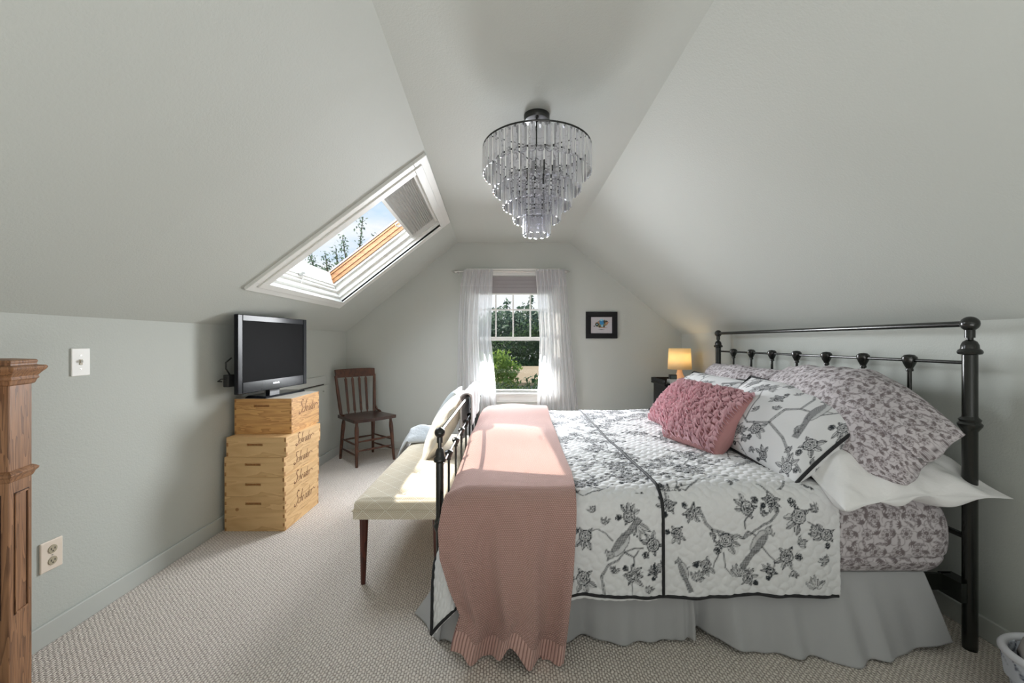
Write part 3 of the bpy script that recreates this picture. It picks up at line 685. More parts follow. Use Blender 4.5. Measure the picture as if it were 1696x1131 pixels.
    def bird(s, x, y, L, ang, flip=1):
        c, sn = math.cos(ang), math.sin(ang)
        T = lambda u, v: (x + (u * c - flip * v * sn) * L, y + (u * sn + flip * v * c) * L)
        w_ = s._win(x - L, y - L, x + L, y + L)
        if w_ is not None:
            sl, X, Y = w_; u = ((X - x) * c + (Y - y) * sn) / L; v = flip * (-(X - x) * sn + (Y - y) * c) / L
            body = (u / .30) ** 2 + ((v - .0 + .10 * u) / .135) ** 2 < 1; head = (u - .32) ** 2 + (v - .05) ** 2 < .085 ** 2
            tail = (u < -.18) & (u > -.74) & (np.abs(v - (.03 + .02 * u)) < .035 + .055 * (-u - .18)); wing = ((u + .08) / .32) ** 2 + ((v - .05) / .09) ** 2 < 1
            tex = .55 + .3 * np.sin(u * L * 900 + v * L * 500) * np.sin(v * L * 1100)
            val = np.where(body, .22, -1.0); val = np.where(head, .35, val); val = np.where(tail, tex + .12, val); val = np.where(wing, tex + .1, val)
            s.a[sl] = np.where(val >= 0, val, s.a[sl])
        arc = lambda a0, a1, cx, cy, rx, ry: [T(cx + rx * math.cos(a0 + (a1 - a0) * k / 14), cy + ry * math.sin(a0 + (a1 - a0) * k / 14)) for k in range(15)]
        s.line(arc(0, 2 * PI, 0, 0, .30, .135), .0014); s.line(arc(0, 2 * PI, .32, .05, .085, .085), .0014)
        s.line([T(.39, .06), T(.47, .03), T(.39, .01)], .0018); s.line([T(.30, .12), T(.28, .20), T(.36, .17)], .002)
        s.line([T(-.15, .08), T(-.74, .08)], .0014); s.line([T(-.18, -.01), T(-.74, -.06), T(-.74, .08)], .0014); s.seg(T(.335, .065), T(.336, .065), .003, .003)
        s.line([T(.05, -.12), T(.07, -.24)], .0014)
    def branch(s, x, y, ang, L, w_, rnd, depth=0, curl=None):
        pts = [(x, y)]; a_ = ang; n = max(5, int(L / .022)); curl = rnd.uniform(-.28, .28) if curl is None else curl
        for k in range(n):
            a_ += curl * math.sin(k * .8 + depth) + rnd.uniform(-.16, .16); x += math.cos(a_) * L / n; y += math.sin(a_) * L / n; pts.append((x, y))
            if depth < 2 and k and k % 4 == 2: s.branch(x, y, a_ + rnd.choice([-1, 1]) * rnd.uniform(.6, 1.1), L * rnd.uniform(.35, .5), w_ * .6, rnd, depth + 1)
            elif depth and k % 3 == 1: s.sprig(x, y, a_ + rnd.choice([-1.2, 1.2]), rnd.uniform(.016, .026), rnd, 2)
        s.line(pts, w_, max(.0010, w_ * .35), 1.0, .45)
        if depth: 
            if rnd.rand() < .5: s.rosegroup(x, y, rnd.uniform(.032, .046), rnd)
            else: s.sprig(x, y, a_, rnd.uniform(.03, .045), rnd, rnd.randint(4, 7))
        return x, y
    def sample(s, X, Y):
        u = np.clip((X - s.x0) / s.res, 0, s.W - 1.001); v = np.clip((Y - s.y0) / s.res, 0, s.H - 1.001)
        j = u.astype(int); i = v.astype(int); fu = u - j; fv = v - i; A = s.a
        return (A[i, j] * (1 - fu) + A[i, j + 1] * fu) * (1 - fv) + (A[i + 1, j] * (1 - fu) + A[i + 1, j + 1] * fu) * fv

def toile_fill(cv, x0, y0, x1, y1, rnd, step=.20):
    ny = int((y1 - y0) / step) + 1; nx = int((x1 - x0) / step) + 1
    for i in range(ny):
        for j in range(nx):
            x = x0 + (j + .5 * (i % 2)) * step + rnd.uniform(-.03, .03); y = y0 + i * step + rnd.uniform(-.03, .03)
            cv.branch(x, y, rnd.uniform(0, 2 * PI), rnd.uniform(.20, .30), .0042, rnd)
            for q in range(2): cv.sprig(x + rnd.uniform(-.1, .1), y + rnd.uniform(-.1, .1), rnd.uniform(0, 6), rnd.uniform(.018, .03), rnd, 4)
            if rnd.rand() < .35: cv.bird(x + .06, y + .06, .13, rnd.choice([.7, 2.4, -.8, 1.2]) + rnd.uniform(-.3, .3), rnd.choice([-1, 1]))
def damask_canvas(W_, H_, rnd, res=.003, sc_=.05):
    cv = Canvas(0, 0, W_, H_, res); ny = int(H_ / sc_) + 2; nx = int(W_ / sc_) + 2
    for i in range(ny):
        for j in range(nx):
            x = (j + .5 * (i % 2)) * sc_ + rnd.uniform(-.006, .006); y = i * sc_ * .9 + rnd.uniform(-.006, .006)
            k = (i + 2 * j) % 4
            if k == 0:
                for rr in (.022, .014): cv.line([(x + rr * math.cos(t), y + rr * math.sin(t)) for t in np.linspace(0, 2 * PI, 18)], .0013, ink=.8)
                cv.flower(x, y, .010, rnd)
                for t in range(8): cv.leaf(x + .014 * math.cos(t * PI / 4), y + .014 * math.sin(t * PI / 4), .012, .005, t * PI / 4, .6, False)
            elif k == 1:
                a0 = rnd.uniform(0, 6); cv.line([(x + (.004 + .018 * t) * math.cos(a0 + 5 * t), y + (.004 + .018 * t) * math.sin(a0 + 5 * t)) for t in np.linspace(0, 1, 16)], .0030, .0009, .8)
                cv.leaf(x, y, .03, .010, a0, .6, False); cv.leaf(x, y, .026, .009, a0 + 2.4, .6, False)
            else:
                a0 = rnd.uniform(0, 6)
                for t in range(5): cv.leaf(x, y, .024, .007, a0 + (t - 2) * .5, .7, False)
                cv.line([(x + .026 * t * math.cos(a0 + 2.5 + t), y + .026 * t * math.sin(a0 + 2.5 + t)) for t in np.linspace(0, 1, 8)], .0016, .0008, .8)
    return cv
rs = np.random.RandomState
DC = damask_canvas(1.1, 1.0, rs(4), .0020, .040)

# ------------------------------------------------------------------ bed frame
bf = thing('iron_bedstead', 'dark metal bedstead with ball-topped posts and spindle rails', 'bed frame', (.8, 2.7, 0))
HXp, FXp = 1.87, -.30
H0, H1, F0, F1 = 1.67, 3.69, 1.75, 3.82
def post(x, y, ztop, zc1, zc2, r, rt, rb, foot=True):
    prof = [(r * .95, 0), (r, .012), (r, zc2 - .03), (r * 1.2, zc2 - .022), (r * 1.55, zc2 - .008), (r * 1.6, zc2), (r * 1.3, zc2 + .008), (r * 1.45, zc2 + .018), (r * 1.05, zc2 + .028), (r, zc2 + .035),
            (r, zc1 - .02), (r * 1.5, zc1 - .016), (r * 1.62, zc1 - .008), (r * 1.5, zc1), (r * 1.2, zc1 + .006), (r * 1.15, zc1 + .02), (r * .9, zc1 + .034), (rt, zc1 + .042), (rt, ztop - rb * 1.9), (rt * 1.5, ztop - rb * 1.9), (rt * 1.5, ztop - rb * .6), (.001, ztop - rb * .5)]
    if foot: prof = [(r * .7, 0), (r * 1.25, .006), (r * 1.35, .02), (r * 1.1, .034), (r * .85, .045)] + prof[2:]
    b_ = MB(); b_.lathe(prof, (x, y, 0), seg=20); o = b_.build('post', M['black_metal'], bf, origin=(x, y, 0), smooth='auto')
    k = MB(); k.ball((x, y, ztop), rb, 20); k.build('ball_finial', M['black_metal'], o, smooth=True)
for y in (H0, H1): post(HXp, y, 1.322, 1.215, .915, .0235, .0105, .030, False)
for y in (F0, F1): post(FXp, y, .862, .755, .468, .0165, .0085, .0225)
def rail(x, y0, y1, z, r, name):
    k = MB(); k.tube([(x, y0, z), (x, y1, z)], r, 14); k.build(name, M['black_metal'], bf, smooth='auto')
rail(HXp, H0, H1, 1.322, .0125, 'top_rail'); rail(HXp, H0, H1, 1.163, .0075, 'middle_rail'); rail(HXp, H0, H1, .45, .012, 'lower_rail')
rail(FXp, F0, F1, .862, .0085, 'top_rail'); rail(FXp, F0, F1, .705, .006, 'middle_rail'); rail(FXp, F0, F1, .30, .010, 'lower_rail')
def spindle(x, y, z0, z1, r, k):
    b_ = MB(); b_.lathe([(r, z0), (r, z1 - .055 * k), (r * 1.7, z1 - .053 * k), (r * 1.7, z1 - .045 * k), (r * 1.5, z1 - .04 * k), (r * 2.6, z1 - .02 * k), (r * 3.4, z1), (r * 3.3, z1 + .012 * k), (r * 2.2, z1 + .022 * k), (.001, z1 + .025 * k)], (x, y, 0), seg=14)
    b_.build('spindle', M['black_metal'], bf, origin=(x, y, 0), smooth='auto')
for k in range(1, 8):
    spindle(HXp, H0 + (H1 - H0) * k / 8, .45, 1.165, .0085, 1.0); spindle(FXp, F0 + (F1 - F0) * k / 8, .30, .705, .0062, .62)
for y in (1.735, 3.72):
    k = MB(); k.box(FXp, HXp, y, y + .012, .20, .27); k.box(HXp - .045, HXp + .015, min(y, H0 if y < 2 else H1) - .01, max(y, H0 if y < 2 else H1) + .02, .19, .27); k.build('side_rail', M['black_metal'], bf, bevel=.002)

# mattress and box spring
b = MB(); b.box(-.24, 1.80, 1.76, 3.66, .06, .28); bxs = b.build('box_spring', M['skirt'], origin=(.8, 2.7, .06), bevel=.02); tag(bxs, 'plain box spring inside the white bed skirt', 'box spring')
def rounded_slab(x0, x1, y0, y1, z0, z1, r, nu=240, nv=260, bul=.0):
    """closed slab surface as one wrapped grid: v runs round the (x or y, z) profile"""
    cx, cy, cz = (x0 + x1) / 2, (y0 + y1) / 2, (z0 + z1) / 2
    th = np.linspace(0, 2 * PI, nu); ph = np.linspace(-PI / 2, PI / 2, nv)
    T, Ph = np.meshgrid(th, ph, indexing='xy')
    se = lambda w_, p: np.sign(w_) * np.abs(w_) ** p
    X = cx + (x1 - x0) / 2 * se(np.cos(Ph), .35) * se(np.cos(T), .22); Y = cy + (y1 - y0) / 2 * se(np.cos(Ph), .35) * se(np.sin(T), .22); Z = cz + (z1 - z0) / 2 * se(np.sin(Ph), .55)
    return np.stack([X, Y, Z], -1)
def mattress_grid():
    x0, x1, y0, y1, z0, z1, r = -.25, 1.86, 1.668, 3.72, .285, .618, .15
    prof = [(y0 + .9, z0)]; 
    def arc(cy, cz, a0, a1, ry, rz, n_): return [(cy + ry * math.cos(t), cz + rz * math.sin(t)) for t in np.linspace(a0, a1, n_)]
    zc_ = (z0 + z1) / 2
    prof = [(y, z0) for y in np.linspace(y1 - r, y0 + .07, 30)] + arc(y0 + .07, zc_ - .03, 1.5 * PI, PI, .07, zc_ - .03 - z0, 80) + [(y0, z) for z in np.linspace(zc_ - .027, zc_ - .003, 9)] + arc(y0 + .10, zc_ + .0, PI, .5 * PI, .10, z1 - zc_, 90) \
        + [(y, z1) for y in np.concatenate([np.linspace(y0 + .105, y0 + .6, 110), np.linspace(y0 + .62, y1 - r, 60)])] + arc(y1 - r, zc_, .5 * PI, -.5 * PI, r, (z1 - z0) / 2, 20)
    prof = np.array(prof); arcl = np.concatenate([[0], np.cumsum(np.hypot(*np.diff(prof, axis=0).T))])
    xs_ = np.concatenate([x0 + .10 * (1 - np.cos(np.linspace(0, PI / 2, 10))), np.linspace(x0 + .11, 1.0, 60), np.linspace(1.004, x1 - .13, 190), x1 - .13 + .13 * np.sin(np.linspace(0, PI / 2, 36))])
    ins = np.where(xs_ < x0 + .1, .1 - np.sqrt(np.clip(.01 - (x0 + .1 - xs_) ** 2, 0, 1)), 0) + np.where(xs_ > x1 - .13, .13 - np.sqrt(np.clip(.0169 - (xs_ - x1 + .13) ** 2, 0, 1)), 0)
    cy, cz = (y0 + y1) / 2, (z0 + z1) / 2
    sy = 1 - ins[None, :] / ((y1 - y0) / 2); sz = 1 - ins[None, :] * .98 / ((z1 - z0) / 2) * 1.0
    sz = np.clip(sz, .02, 1)
    Yg = cy + (prof[:, :1] - cy) * sy; Zg = cz + (prof[:, 1:] - cz) * sz; Xg = np.repeat(xs_[None, :], len(prof), 0)
    return np.stack([Xg, Yg, Zg], -1), Xg, np.repeat(arcl[:, None], len(xs_), 1)
P, mx_g, ma_g = mattress_grid()
ink = DC.sample(mx_g % 1.05, ma_g % .95)
lip = np.exp(-((P[..., 2] - .362) / .008) ** 2)
P[..., 1] += np.where(P[..., 1] < 1.9, .010 * lip, 0)
o = mesh_np('mattress', P, M['damask'], attrs={'ink': ink}, origin=(.8, 2.7, .285)); tag(o, 'thick mattress in a grey and mauve scroll-print fitted sheet', 'mattress')

# bed skirt: near side with box pleat, foot side flaring over the carpet
def interp(x, pts): return np.interp(x, [p[0] for p in pts], [p[1] for p in pts])
bs = thing('bed_skirt', 'white cotton bed skirt hanging to the carpet below the quilt', 'bed skirt', (.8, 1.7, 0))
xs = np.linspace(-.27, 1.735, 420); vs_ = np.linspace(0, 1, 40)
Vv, Xx = np.meshgrid(vs_, xs, indexing='ij')
yb = interp(Xx, [(-.27, 1.70), (.25, 1.705), (.60, 1.70), (.69, 1.72), (.72, 1.69), (.80, 1.715), (.84, 1.70), (.95, 1.66), (1.15, 1.60), (1.30, 1.592), (1.48, 1.60), (1.62, 1.64), (1.735, 1.66)])
zb = interp(Xx, [(-.27, .01), (.69, .008), (.74, .02), (.80, .03), (.95, .01), (1.3, .004), (1.55, .01), (1.64, .02), (1.735, .035)])
fold = .016 * np.sin(Xx * 15) + .014 * np.sin(Xx * 29 + 1 + np.sin(Xx * 5)) + .007 * np.sin(Xx * 57)
pl = -.035 * np.exp(-((Xx - .76) / .014) ** 2) * 1 + .03 * np.exp(-((Xx - .80) / .022) ** 2)
Y = 1.725 + (yb - 1.725) * Vv ** .9 - (fold - pl * 1.2) * Vv ** .8 * np.clip((1.72 - Xx) * 5, .2, 1)
Z = .285 * (1 - Vv) + zb * Vv + .012 * np.sin(Xx * 23) * Vv * np.clip(.02 + Vv - .8, 0, 1)
X = Xx + .05 * Vv * np.clip((Xx - 1.5) / .23, 0, 1) - .03 * Vv * np.clip((.0 - Xx) / .2, 0, 1)
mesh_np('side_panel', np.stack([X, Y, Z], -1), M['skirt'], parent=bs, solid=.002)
tt = np.linspace(0, 1, 30); Vv, Tt = np.meshgrid(vs_, tt, indexing='ij')     # return at the head end
X = 1.735 + .03 * np.sin(Tt * 7) * Vv + .05 * Vv * (1 - Tt); Y = 1.725 + (1.66 - 1.725) * Vv * (1 - Tt) + .22 * Tt; Z = .285 * (1 - Vv) + .035 * Vv
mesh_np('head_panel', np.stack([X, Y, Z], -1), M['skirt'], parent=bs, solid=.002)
ys = np.linspace(1.70, 3.7, 200); Vv, Yy = np.meshgrid(vs_, ys, indexing='ij')
flare = interp(Yy, [(1.70, .03), (1.80, .10), (1.88, .19), (1.96, .14), (2.1, .06), (3.7, .03)])
X = -.262 - flare * Vv ** 1.2 - .012 * np.sin(Yy * 26) * Vv; Z = .285 * (1 - Vv) + .006 + .03 * (flare > .15) * Vv * 0
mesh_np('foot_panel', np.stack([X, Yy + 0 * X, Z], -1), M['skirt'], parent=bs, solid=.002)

# ------------------------------------------------------------------ drape over the bed
RC = .095
def drape(x, y, top, ext=0.0, fold_amp=.012, x_lo=-.262, y_lo=1.665, y_hi=3.735, flare=.05, seed=0):
    """flat sheet coordinates -> draped position over the mattress (foot end and both long sides)"""
    xl, yl, yh = x_lo + RC - ext, y_lo + RC - ext, y_hi - RC + ext
    qx = np.maximum(x, xl); qy = np.clip(y, yl, yh); dx, dy = x - qx, y - qy
    dd = np.hypot(dx, dy); ux = np.where(dd > 1e-6, dx / np.maximum(dd, 1e-6), 0); uy = np.where(dd > 1e-6, dy / np.maximum(dd, 1e-6), 0)
    th = np.minimum(dd / RC, PI / 2); h = np.maximum(dd - RC * PI / 2, 0)
    per = qx * 1.0 - qy * 1.0 + np.arctan2(ux, -uy) * .25
    fo = fold_amp * (np.sin(per * 19 + seed) + .6 * np.sin(per * 37 + 2 * seed) + .3 * np.sin(per * 61)) * np.clip(h / .25, 0, 1.3)
    cor = np.abs(ux * uy) * 2; out = RC * np.sin(th) + flare * h + fo + .30 * cor * h; down = RC * (1 - np.cos(th)) + h * .985
    return qx + ux * out, qy + uy * out, top - down
TOP = .628
def bed_top(x, y): return TOP + .010 * snoise(x, y, 5, 2, 2) + .012 * np.exp(-((x - 1.1) / .3) ** 2)

# quilt
QX0, QX1, QY0, QY1 = -.262 - .235, 1.335, 1.665 - .375, 3.735 + .36
xs = np.arange(QX0, QX1, .0042); ys = np.concatenate([np.arange(QY0, 2.3, .0036), np.arange(2.3, QY1, .0075)])
Yf, Xf = np.meshgrid(ys, xs, indexing='ij')
cv = Canvas(QX0, QY0, QX1, QY1, .0024); rq = rs(21)
toile_fill(cv, QX0, 1.78, QX1, QY1, rq, .185)
cv.a[:int((1.705 - QY0) / cv.res), :] = 0
# motifs laid out on the near hanging side as in the photograph ; (x metres along bed, y flat coordinate, lower = nearer hem)
def hang(px, py):
    x = (px - 845) / 680 * 1.655
    z = 1.25 - (py - 566) / 680 * 1.655
    h = (TOP - RC - z); return x, 1.665 + RC - (RC * PI / 2) - h
def HL(*a): return [hang(a[i], a[i + 1]) for i in range(0, len(a), 2)]
cv.line(HL(1001, 987, 996, 955, 1008, 936, 1022, 930, 1034, 917, 1050, 911, 1065, 910), .0052, .0024, 1, .45); cv.line(HL(1034, 917, 1050, 925, 1058, 914), .004, .002, 1, .4)
cv.line(HL(1015, 898, 1003, 885, 990, 878, 978, 882), .0024, .0014); cv.line(HL(1050, 925, 1050, 938, 1045, 950, 1047, 985), .0026, .0014)
cv.line(HL(1160, 850, 1170, 872, 1180, 882, 1200, 888, 1215, 893, 1232, 897, 1245, 890, 1262, 878, 1280, 868, 1291, 855, 1290, 835, 1272, 812), .0058, .0034, 1, .45)
cv.line(HL(1180, 882, 1184, 900, 1195, 912, 1186, 930, 1180, 945), .0036, .0018); cv.line(HL(1232, 897, 1240, 886, 1252, 892, 1262, 902), .0042, .002, 1, .4); cv.line(HL(1236, 882, 1234, 870, 1241, 862), .0026)
cv.line(HL(1264, 912, 1274, 925, 1282, 932, 1292, 932), .0024, .0014); cv.line(HL(1198, 920, 1200, 945, 1212, 960), .0022, .0014); cv.line(HL(1340, 870, 1352, 876), .002); cv.line(HL(1282, 932, 1280, 942), .002)
for px, py, s_ in ((970, 890, .036), (1043, 858, .034), (1082, 905, .038), (966, 960, .040), (1046, 955, .032), (1122, 888, .030), (1202, 900, .040), (1240, 850, .036), (1325, 862, .042), (1302, 925, .038), (1168, 940, .032), (1370, 890, .034), (1238, 965, .030), (1085, 948, .022), (1275, 950, .024), (1145, 858, .030), (1280, 840, .028), (1110, 845, .03)):
    cv.rosegroup(*hang(px, py), s_ * 1.12, rq)
for px, py, s_, an, n_ in ((1058, 870, .055, -1.5, 6), (1015, 950, .028, 1.2, 5), (1000, 870, .030, 1.0, 4), (1222, 962, .045, 1.5, 6), (1348, 980, .055, 1.6, 5), (1355, 890, .040, 2.5, 6), (1100, 940, .032, 3.0, 6), (1322, 905, .034, .5, 6), (1186, 890, .026, 3.6, 5), (1372, 935, .036, 2.6, 6), (1070, 980, .03, 1, 4), (1150, 965, .04, 1.2, 5), (985, 850, .03, 2, 4), (1312, 948, .03, -1.4, 4), (1265, 862, .028, 1.2, 5), (1355, 855, .03, 2, 5)):
    cv.sprig(*hang(px, py), an, s_ * 1.2, rq, n_)
cv.bird(*hang(1028, 905), .175, math.radians(232), -1); cv.bird(*hang(1258, 902), .175, math.radians(56), -1); cv.bird(*hang(1132, 948), .12, math.radians(108), 1)
ink = cv.sample(Xf, Yf)
# quilting: ogee cells stitched as grooves
qa = (Xf + Yf) / .050; qb = (Xf - Yf) / .050
qh = (np.abs(np.sin(PI * qa + .5 * np.sin(PI * qb))) * np.abs(np.sin(PI * qb + .5 * np.sin(PI * qa)))) ** .45
step = 1 / (1 + np.exp(-(Xf - .617) / .004))
X, Y, Z = drape(Xf, Yf, bed_top(Xf, Yf) + .008 * step, 0, .0055, seed=1)
Pq = np.stack([X, Y, Z], -1)
def normals(P):
    du = np.gradient(P, axis=1); dv = np.gradient(P, axis=0); n_ = np.cross(du, dv); n_ /= np.linalg.norm(n_, axis=-1, keepdims=True) + 1e-12; return n_
nn = normals(Pq); nn = np.where((nn[..., 2:] < -.05) & (np.abs(nn[..., 2:]) > .3), -nn, nn)
if nn[200, 200, 2] < 0 or nn[-300, 100, 2] < 0: nn = -nn
Pq = Pq + nn * (qh * .0055)[..., None]
quilt = thing('quilt', 'white quilt printed with black birds, flowers and branches', 'quilt', (.5, 2.7, .62))
mesh_np('quilt_cover', Pq, M['toile'], attrs={'ink': ink}, parent=quilt, origin=(.5, 2.7, .62), solid=.008)
def cord(pts_flat, r, name='piping', lift=.004, par=quilt, ext=.004):
    xy = np.array(pts_flat); xx, yy, zz = drape(xy[:, 0], xy[:, 1], bed_top(xy[:, 0], xy[:, 1]) + lift, ext, .0055, seed=1)
    k = MB(); k.tube(list(zip(xx, yy, zz)), r, 8); k.build(name, M['black_fabric'], par, smooth=True)
hem = lambda x: QY0 + .004 + .006 * np.sin(x * 6) - .012 * (x > .66) * np.exp(-((x - 1.30) / .12) ** 2)
cord([(x, float(hem(x))) for x in np.linspace(QX0, QX1 - .01, 200)], .0062)
cord([(QX0 + .003, y) for y in np.linspace(QY0, QY1, 200)], .0062)
cord([(.617 - .002 * math.sin(y * 3), y) for y in np.linspace(QY0 - .004, QY1, 220)], .0066, lift=.010)

# knitted throw
nu, nv = 210, 700
TY0, TY1 = 1.665 + RC - RC * PI / 2 - .565, 4.0
fl_y = np.linspace(TY0, TY1, nv); U, Vf = np.meshgrid(np.linspace(0, 1, nu), fl_y, indexing='ij')
U = U.T; Vf = Vf.T
left = interp(Vf, [(TY0, -.225), (TY0 + .05, -.215), (TY0 + .14, -.19), (TY0 + .24, -.235), (TY0 + .36, -.275), (TY0 + .48, -.285), (1.60, -.275), (1.8, -.262), (2.6, -.262), (3.4, -.25), (4, -.22)])
right = interp(Vf, [(TY0, .205), (TY0 + .3, .245), (1.55, .262), (1.7, .27), (1.9, .285), (2.6, .30), (3.55, .315), (4, .32)])
Xf2 = left + (right - left) * U
X, Y, Z = drape(np.maximum(Xf2, -.262 + RC), Vf, bed_top(Xf2, Vf) + .026 + .012 * snoise(Xf2, Vf, 4, 9, 2) + .040 * np.exp(-((Vf - 3.45) / .28) ** 2), .022, 0.0, flare=.02)
X = Xf2
hg = np.clip((1.66 - Vf) / .52, 0, 1)
Y = Y - (.030 * np.sin(U * 11 + 1.0 + .5 * hg) + .022 * np.sin(U * 25 + 2.2 + 1.0 * hg) + .005 * np.sin(U * 47)) * hg ** .8 - .062 * hg
Y = Y + .02 * np.exp(-(U / .05) ** 2) * hg
Z = Z - RC * (1 - np.cos(np.clip((-.167 - Xf2) / RC, 0, 1.2))) * np.clip((Vf - 1.62) / .15, 0, 1) + .03 * np.exp(-((U - .45) / .3) ** 2) * np.clip((Vf - 2.6), 0, .8)
hemw = .014 * np.sin(U * 11 + 2) * hg + .05 * np.exp(-((U - .52) / .10) ** 2) * np.clip((TY0 + .2 - Vf) / .2, 0, 1) + .03 * np.exp(-(U / .14) ** 2) * hg
Z = np.maximum(Z + hemw, .012 + .004 * np.sin(U * 30))
P = np.stack([X, Y, Z], -1); uv = np.stack([U * .54, Vf - TY0], -1)
th_ = thing('knitted_throw', 'dusty pink knitted throw draped across the foot of the bed', 'throw blanket', (0, 1.7, .6))
kr = 19
mesh_np('knit_body', P[kr:], M['knit'], uv=uv[kr:], parent=th_, origin=(0, 1.7, .6), solid=.009)
mesh_np('ribbed_hem', P[:kr + 1], M['rib'], uv=uv[:kr + 1], parent=th_, origin=(0, 1.7, .6), solid=.009)

# ------------------------------------------------------------------ pillows
def frame(c, ax, up):
    ax = Vector(ax).normalized(); up = Vector(up); up = (up - ax * up.dot(ax)).normalized(); n_ = ax.cross(up)
    return np.array(c), np.array(ax), np.array(up), np.array(n_)
def pillow(name, parent, c, ax, up, L, H, T, mat, seed=0, wr=.008, pinch=.06, n=120, ink=None, sag=0.0, flange=0, gap=0, puff=.45, wrf=9, ears=.5, warp=None, pf=None):
    c, a, u_, n_ = frame(c, ax, up)
    nx_ = n; ny_ = int(n * H / L) + 2
    s1 = np.sin(np.linspace(-PI / 2, PI / 2, nx_)); s2 = np.sin(np.linspace(-PI / 2, PI / 2, ny_))
    s1 = .5 * s1 + .5 * np.linspace(-1, 1, nx_); s2 = .5 * s2 + .5 * np.linspace(-1, 1, ny_)
    B_, A_ = np.meshgrid(s2, s1, indexing='ij')
    prof = (np.clip(1 - A_ ** 2, 0, 1) ** puff) * (np.clip(1 - B_ ** 2, 0, 1) ** puff)
    px = A_ * (1 - pinch * (1 - np.abs(B_) ** 2) * np.abs(A_) ** 2) * L / 2; py = B_ * (1 - pinch * (1 - np.abs(A_) ** 2) * np.abs(B_) ** 2) * H / 2
    parts = []
    for sgn, sd in ((1, seed), (-1, seed + 7)):
        w_ = wr * snoise(px, py, wrf, sd, 3) * np.clip(prof * 2, 0, 1) + wr * ears * np.sin(np.arctan2(py, px) * 14 + sd) * np.clip(1 - prof, 0, 1) * np.clip(prof * 4, 0, 1)
        z = sgn * (T / 2 * (prof if sgn < 0 or pf is None else prof ** pf) + w_)
        if sag: z = z - sag * (A_ ** 2)
        P = c + px[..., None] * a + py[..., None] * u_ + z[..., None] * n_
        if warp: P = P + np.stack(warp(A_, B_), -1)
        parts.append(P)
    obs = []
    m, k = parts[0].shape[:2]
    V = np.concatenate([parts[0], parts[1][:, ::-1]], 1)       # one sheet folded round the right-hand seam
    PXY = (np.concatenate([px, px[:, ::-1]], 1), np.concatenate([py, py[:, ::-1]], 1))
    at = None
    if ink is not None:
        gA = L / 2 * (.5 * A_ + np.arcsin(np.clip(A_, -1, 1)) / PI); gB = H / 2 * (.5 * B_ + np.arcsin(np.clip(B_, -1, 1)) / PI)
        at = {'ink': ink(np.concatenate([gA, gA[:, ::-1]], 1), np.concatenate([gB, gB[:, ::-1]], 1))}
    if parent is None:
        return mesh_np(name, V, mat, attrs=at, origin=tuple(c))
    return mesh_np(name, V, mat, attrs=at, origin=tuple(c), parent=parent)
dk = lambda ox, oy: (lambda x, y: DC.sample((x * 1.2 + ox) % 1.05, (y * 1.25 + oy) % .95))
def tagp(o, l, c='pillow', g=None): return tag(o, l, c, g)
# white pillows lying on the mattress
def w1(A, B):
    d = np.clip(A - .35, 0, 1); return (.03 * np.clip(A, 0, 1) * np.clip(B, 0, 1), 0 * A, -.12 * d ** 1.2 - .08 * np.clip(-B, 0, 1) * d ** .7 * np.clip(1.25 - np.abs(A) * .5 + .0 * B, 0, 1))
o = pillow('white_pillow', None, (1.600, 2.05, .715), (-.0, -1, -.0), (1, -.04, .0), .94, .62, .23, M['white_cotton'], 3, .020, .07, 220, wrf=15, puff=.48, ears=1.3, warp=w1); tagp(o, 'plain white pillow lying flat with one pointed corner past the post', 'pillow')
o = pillow('white_pillow', None, (1.57, 3.08, .72), (-.0, -1, 0), (1, 0, .02), .92, .58, .20, M['white_cotton'], 13, .010, .08, 60); tagp(o, 'plain white pillow lying flat under the far scroll-print pillow', 'pillow')
# scroll-print pillows against the headboard
def w2(A, B):
    d = np.clip(A - .25, 0, 1) / .75; return (-.02 * d * (B > 0) + .12 * d ** 2 * np.clip(-B, 0, 1), .02 * d * np.abs(B), -.17 * d ** 1.6 * np.clip((B + 1) / 2, 0, 1) - .03 * d)
o = pillow('patterned_pillow', None, (1.60, 2.10, .905), (.0, -1, 0), (.70, 0, .70), 1.06, .52, .27, M['damask'], 5, .019, .03, 420, ink=dk(.5, .4), puff=.42, wrf=7, ears=.6, warp=w2); tagp(o, 'large scroll-print pillow slumped toward the headboard post beside the basket', 'pillow')
o = pillow('patterned_pillow', None, (1.64, 3.12, .880), (0, -1, 0), (.62, 0, .78), .92, .46, .22, M['damask'], 6, .012, .06, 260, ink=dk(.2, .3), puff=.42); tagp(o, 'scroll-print pillow at the lamp end of the headboard', 'pillow')
# toile shams with black piping
def sham(c, ax, up, L, H, T, seed, label, canvas_fn, dense=300):
    t = thing('pillow_sham', label, 'pillow', c)
    cvs = Canvas(-L / 2, -H / 2, L / 2, H / 2, .0026); canvas_fn(cvs, rs(seed))
    pillow('sham_cover', t, c, ax, up, L, H, T, M['toile'], seed, .009, .05, dense, ink=lambda x, y: cvs.sample(x, y), puff=.42, wrf=8, pf=1.45)
    c_, a, u_, n_ = frame(c, ax, up)
    for nm, side in (('piping', 1),):
        k = MB(); pts = []
        for (sa, sb) in [(1, s_) for s_ in np.linspace(-1, 1, 30)] + [(s_, 1) for s_ in np.linspace(1, -1, 40)] + [(-1, s_) for s_ in np.linspace(1, -1, 30)] + [(s_, -1) for s_ in np.linspace(-1, 1, 40)]:
            px = sa * (1 - .05 * (1 - abs(sb) ** 2) * abs(sa) ** 2) * L / 2; py = sb * (1 - .05 * (1 - abs(sa) ** 2) * abs(sb) ** 2) * H / 2
            pts.append(Vector(tuple(c_ + px * a + py * u_ + .004 * n_)))
        k.tube(pts, .0072, 8); k.build('piping', M['black_fabric'], t, smooth=True)
    return t
